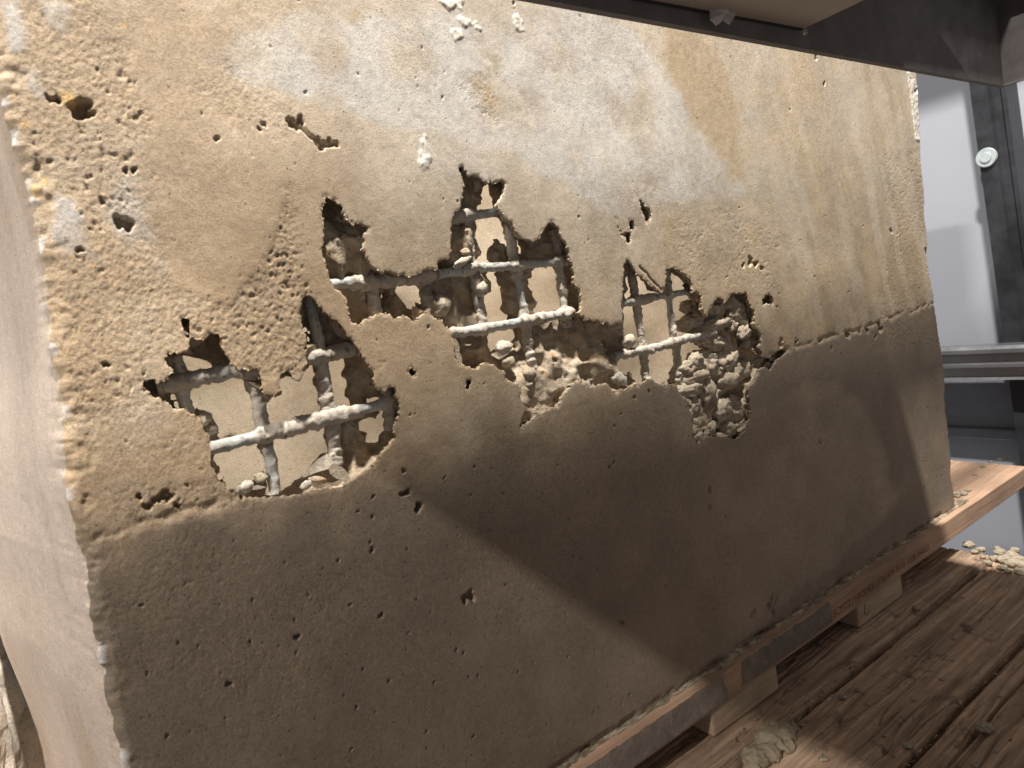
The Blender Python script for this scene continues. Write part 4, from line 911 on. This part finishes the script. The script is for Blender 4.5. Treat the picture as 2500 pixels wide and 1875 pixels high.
# rear web: slightly sloping lower edge as seen
V = []
for x, zlow in ((-0.235, b0[2]+(b0[2]-b1[2])/(b1[0]-b0[0])*(b0[0]+0.235)), (XE, b1[2])):
    for y in (YW, YW+0.007):
        V += [(x, y, zlow), (x, y, zb_+0.115)]
mesh_obj('beam', V, [(0,4,5,1),(2,3,7,6),(0,2,6,4),(1,5,7,3),(0,1,3,2),(4,6,7,5)], M_STL, shelf, smooth=False)
box('shade_flange', (-0.235, XE, YW-0.027, YW-0.0005, zb_+0.109, zb_+0.1148), M_STL, shelf)  # added overhang that keeps lamp light off the beam web
box('shade_flange', (XE-0.050, XE-0.0005, -1.10, YW-0.0275, zb_+0.109, zb_+0.1148), M_STL, shelf)  # same added overhang, shading the inner face of the side beam
box('beam', (1.115, 1.125, -1.15, 0.9, 1.466, 1.62), M_STL, shelf)  # unseen beam added to shade the upper wall panel
box('upright', (1.085, 1.125, -1.15, -1.11, 0.0, 1.466), M_STL, shelf)  # added only to carry that shading beam
box('beam', (XE, XE+0.007, -1.10, YW+0.007, b1[2], zb_+0.115), M_STL, shelf)
box('beam', (-0.242, -0.235, -1.10, YW+0.007, zb_, zb_+0.115), M_STL, shelf)
dk = pY(1958, 73, YW-0.001); dz = dk[2]
deckp = box('deck_or_shade_board', (-0.2345, dk[0], -1.09, YW-0.0015, dz, dz+0.022), M_DECK, shelf, 0.001)
box('deck_lip', (-0.2345, dk[0]-0.002, YW-0.004, YW-0.0018, dz-0.0015, dz-0.0001), M_DARK, shelf)
box('shade_panel', (-0.83, -0.55, -0.286, -0.280, 0.001, zb_), M_STL, shelf)  # unseen plate added to shade the lower left of the cast face
box('shade_panel_bracket', (-0.55, -0.243, -0.286, -0.280, zb_+0.02, zb_+0.10), M_STL, shelf)  # ties the added shading plate to the shelf frame
# unseen board added above the shelf to cast the strip's shadow edge
M_BRD = wood_mat('added_shade_board', (0.35, 0.24, 0.15), (0.5, 0.36, 0.24))
box('deck_or_shade_board', (-0.30, 0.735, -1.10, YW+0.006, zb_+0.1155, zb_+0.135), M_BRD, shelf)
# scraps of tape caught at the deck edge
M_TAPE, ntt, btp = new_mat('milky_tape'); btp.inputs['Base Color'].default_value = (0.62, 0.58, 0.57, 1); btp.inputs['Roughness'].default_value = 0.45; btp.inputs['Alpha'].default_value = 0.55
def tape(pts, label):
    q = [pY(x, y, YW-0.006-0.003*((i*7) % 3)) for i, (x, y) in enumerate(pts)]; n = len(q)
    c = sum(q)/n+np.array([0, -0.0015, 0]); V = q+[c]+[p+np.array([0, 0.0006, 0]) for p in q]+[c+np.array([0, 0.0006, 0])]
    F_ = []
    for i in range(n):
        j = (i+1) % n; F_ += [(n, i, j), (2*n+1, n+1+j, n+1+i), (i, n+1+i, n+1+j, j)]
    o = mesh_obj('tape_scrap', V, F_, M_TAPE, None, smooth=False); return tag(o, label, 'tape')
tape([(1733,18),(1750,2),(1780,14),(1804,18),(1795,38),(1782,60),(1765,50),(1750,62),(1735,48)], 'crumpled milky tape scrap stuck under the shelf deck edge')
tape([(1958,75),(1968,68),(1973,80),(1966,87),(1960,82)], 'tiny milky tape tip at the corner of the shelf deck')

# ================================================================== background: panel, post, rail
M_PNL, ntw, bw = new_mat('pale_wall_panel')
vv = nd(ntw, 'ShaderNodeTexCoord').outputs['Object']
ntw.links.new(mixc(ntw, 1.0, (0.30, 0.315, 0.365), ramp(ntw, tex_noise(ntw, vv, 4, 4, 0.5), [(0.3, 0.94), (0.7, 1.04)]), 'MULTIPLY'), bw.inputs['Base Color']); bw.inputs['Roughness'].default_value = 0.5
XW = 1.563
pan = box('wall_panel', (XW, XW+0.02, -0.35, 1.0, -0.6, 1.6), M_PNL)
tag(pan, 'pale lavender wall panel behind the dark post', 'wall panel')
M_POST = steel_mat('black_steel_post', (0.035, 0.036, 0.042), 0.42, 0.3, 25, 0.3)
pl_ = pX(2365, 200, 1.50); pr_ = pX(2455, 212, 1.50); pm = pX(2430, 680, 1.50)
post = empty('steel_post', (1.53, 0.05, -0.6))
tag(post, 'dark steel upright with a pale round bolt cap beside the wall panel', 'post')
tilt = (pl_[1]-pm[1])/(pl_[2]-pm[2])
zA, zC = -0.6, 1.5
def py_at(z, y0, z0): return y0+(z-z0)*tilt
V = []
for z in (zA, zC):
    ya = py_at(z, pl_[1], pl_[2]); yb2 = py_at(z, pr_[1], pr_[2])
    V += [(1.50, ya, z), (1.50, ya-0.030, z), (1.506, ya-0.034, z), (1.506, yb2+0.012, z), (1.500, yb2+0.008, z), (1.50, yb2, z), (1.56, yb2, z), (1.56, ya, z)]
F_ = [tuple([i, (i+1) % 8, 8+(i+1) % 8, 8+i]) for i in range(8)]+[tuple(range(7, -1, -1)), tuple(range(8, 16))]
mesh_obj('upright', V, F_, M_POST, post, smooth=False)
M_ZN = steel_mat('zinc', (0.40, 0.45, 0.47), 0.45, 0.2, 60, 0.12)
bc = pX(2408, 385, 1.497)
import bmesh
bm = bmesh.new()
bmesh.ops.create_cone(bm, cap_ends=True, segments=32, radius1=0.0195, radius2=0.0178, depth=0.004)
bmesh.ops.create_cone(bm, cap_ends=True, segments=24, radius1=0.0105, radius2=0.0095, depth=0.003, matrix=Matrix.Translation((0, 0, 0.003)))
Vb = [(bc[0]-v.co.z-0.001, bc[1]+v.co.x, bc[2]+v.co.y) for v in bm.verts]; bm.verts.index_update(); Fb = [[v.index for v in f.verts][::-1] for f in bm.faces]; bm.free()
mesh_obj('bolt_cap', Vb, Fb, M_ZN, post, smooth=False)
M_RAIL = steel_mat('grey_steel_rail', (0.30, 0.30, 0.325), 0.36, 0.8, 18, 0.12)
rail = empty('steel_rail', (1.45, 0.2, 0.27)); tag(rail, 'grey folded steel rail crossing in front of the dark post', 'rail')
rt = pX(2400, 846, 1.46); rb = pX(2400, 928, 1.46)
prof = [(1.500, rt[2]), (1.462, rt[2]), (1.455, rt[2]-0.006), (1.455, rt[2]-0.014), (1.468, rt[2]-0.020), (1.468, rt[2]-0.034), (1.458, rt[2]-0.038), (1.458, rt[2]-0.044), (1.472, rt[2]-0.047), (1.472, rb[2]+0.006), (1.462, rb[2]), (1.498, rb[2])]
n = len(prof); V = [(x, y, z) for y in (-0.6, 0.9) for x, z in prof]
mesh_obj('folded_profile', V, [(i, i+1, n+i+1, n+i) for i in range(n-1)]+[(n-1, 0, n, 2*n-1)], M_RAIL, rail, smooth=False)
# shadow bands below the rail, built as dull blue-grey strips
M_SLT = steel_mat('blue_grey_shadow_band', (0.17, 0.18, 0.215), 0.6, 0.0, 12, 0.2)
zt = pX(2400, 930, 1.58)[2]; z2 = pX(2400, 1012, 1.58)[2]; z3 = pX(2400, 1036, 1.58)[2]; z4 = pX(2400, 1062, 1.58)[2]
gri = empty('shadow_bands', (1.59, 0.2, -0.5)); tag(gri, 'dull blue grey strips standing for shadow bands low behind the rail and pallet', 'board')
box('shadow_band', (1.548, 1.560, -0.30, 0.9, z2, zt+0.06), M_SLT, gri)
box('shadow_band_low', (1.535, 1.560, -0.30, 0.9, z4, z3), M_SLT, gri, 0.003)
print('faces', sum(len(o.data.polygons) for o in S.objects if o.type == 'MESH'))
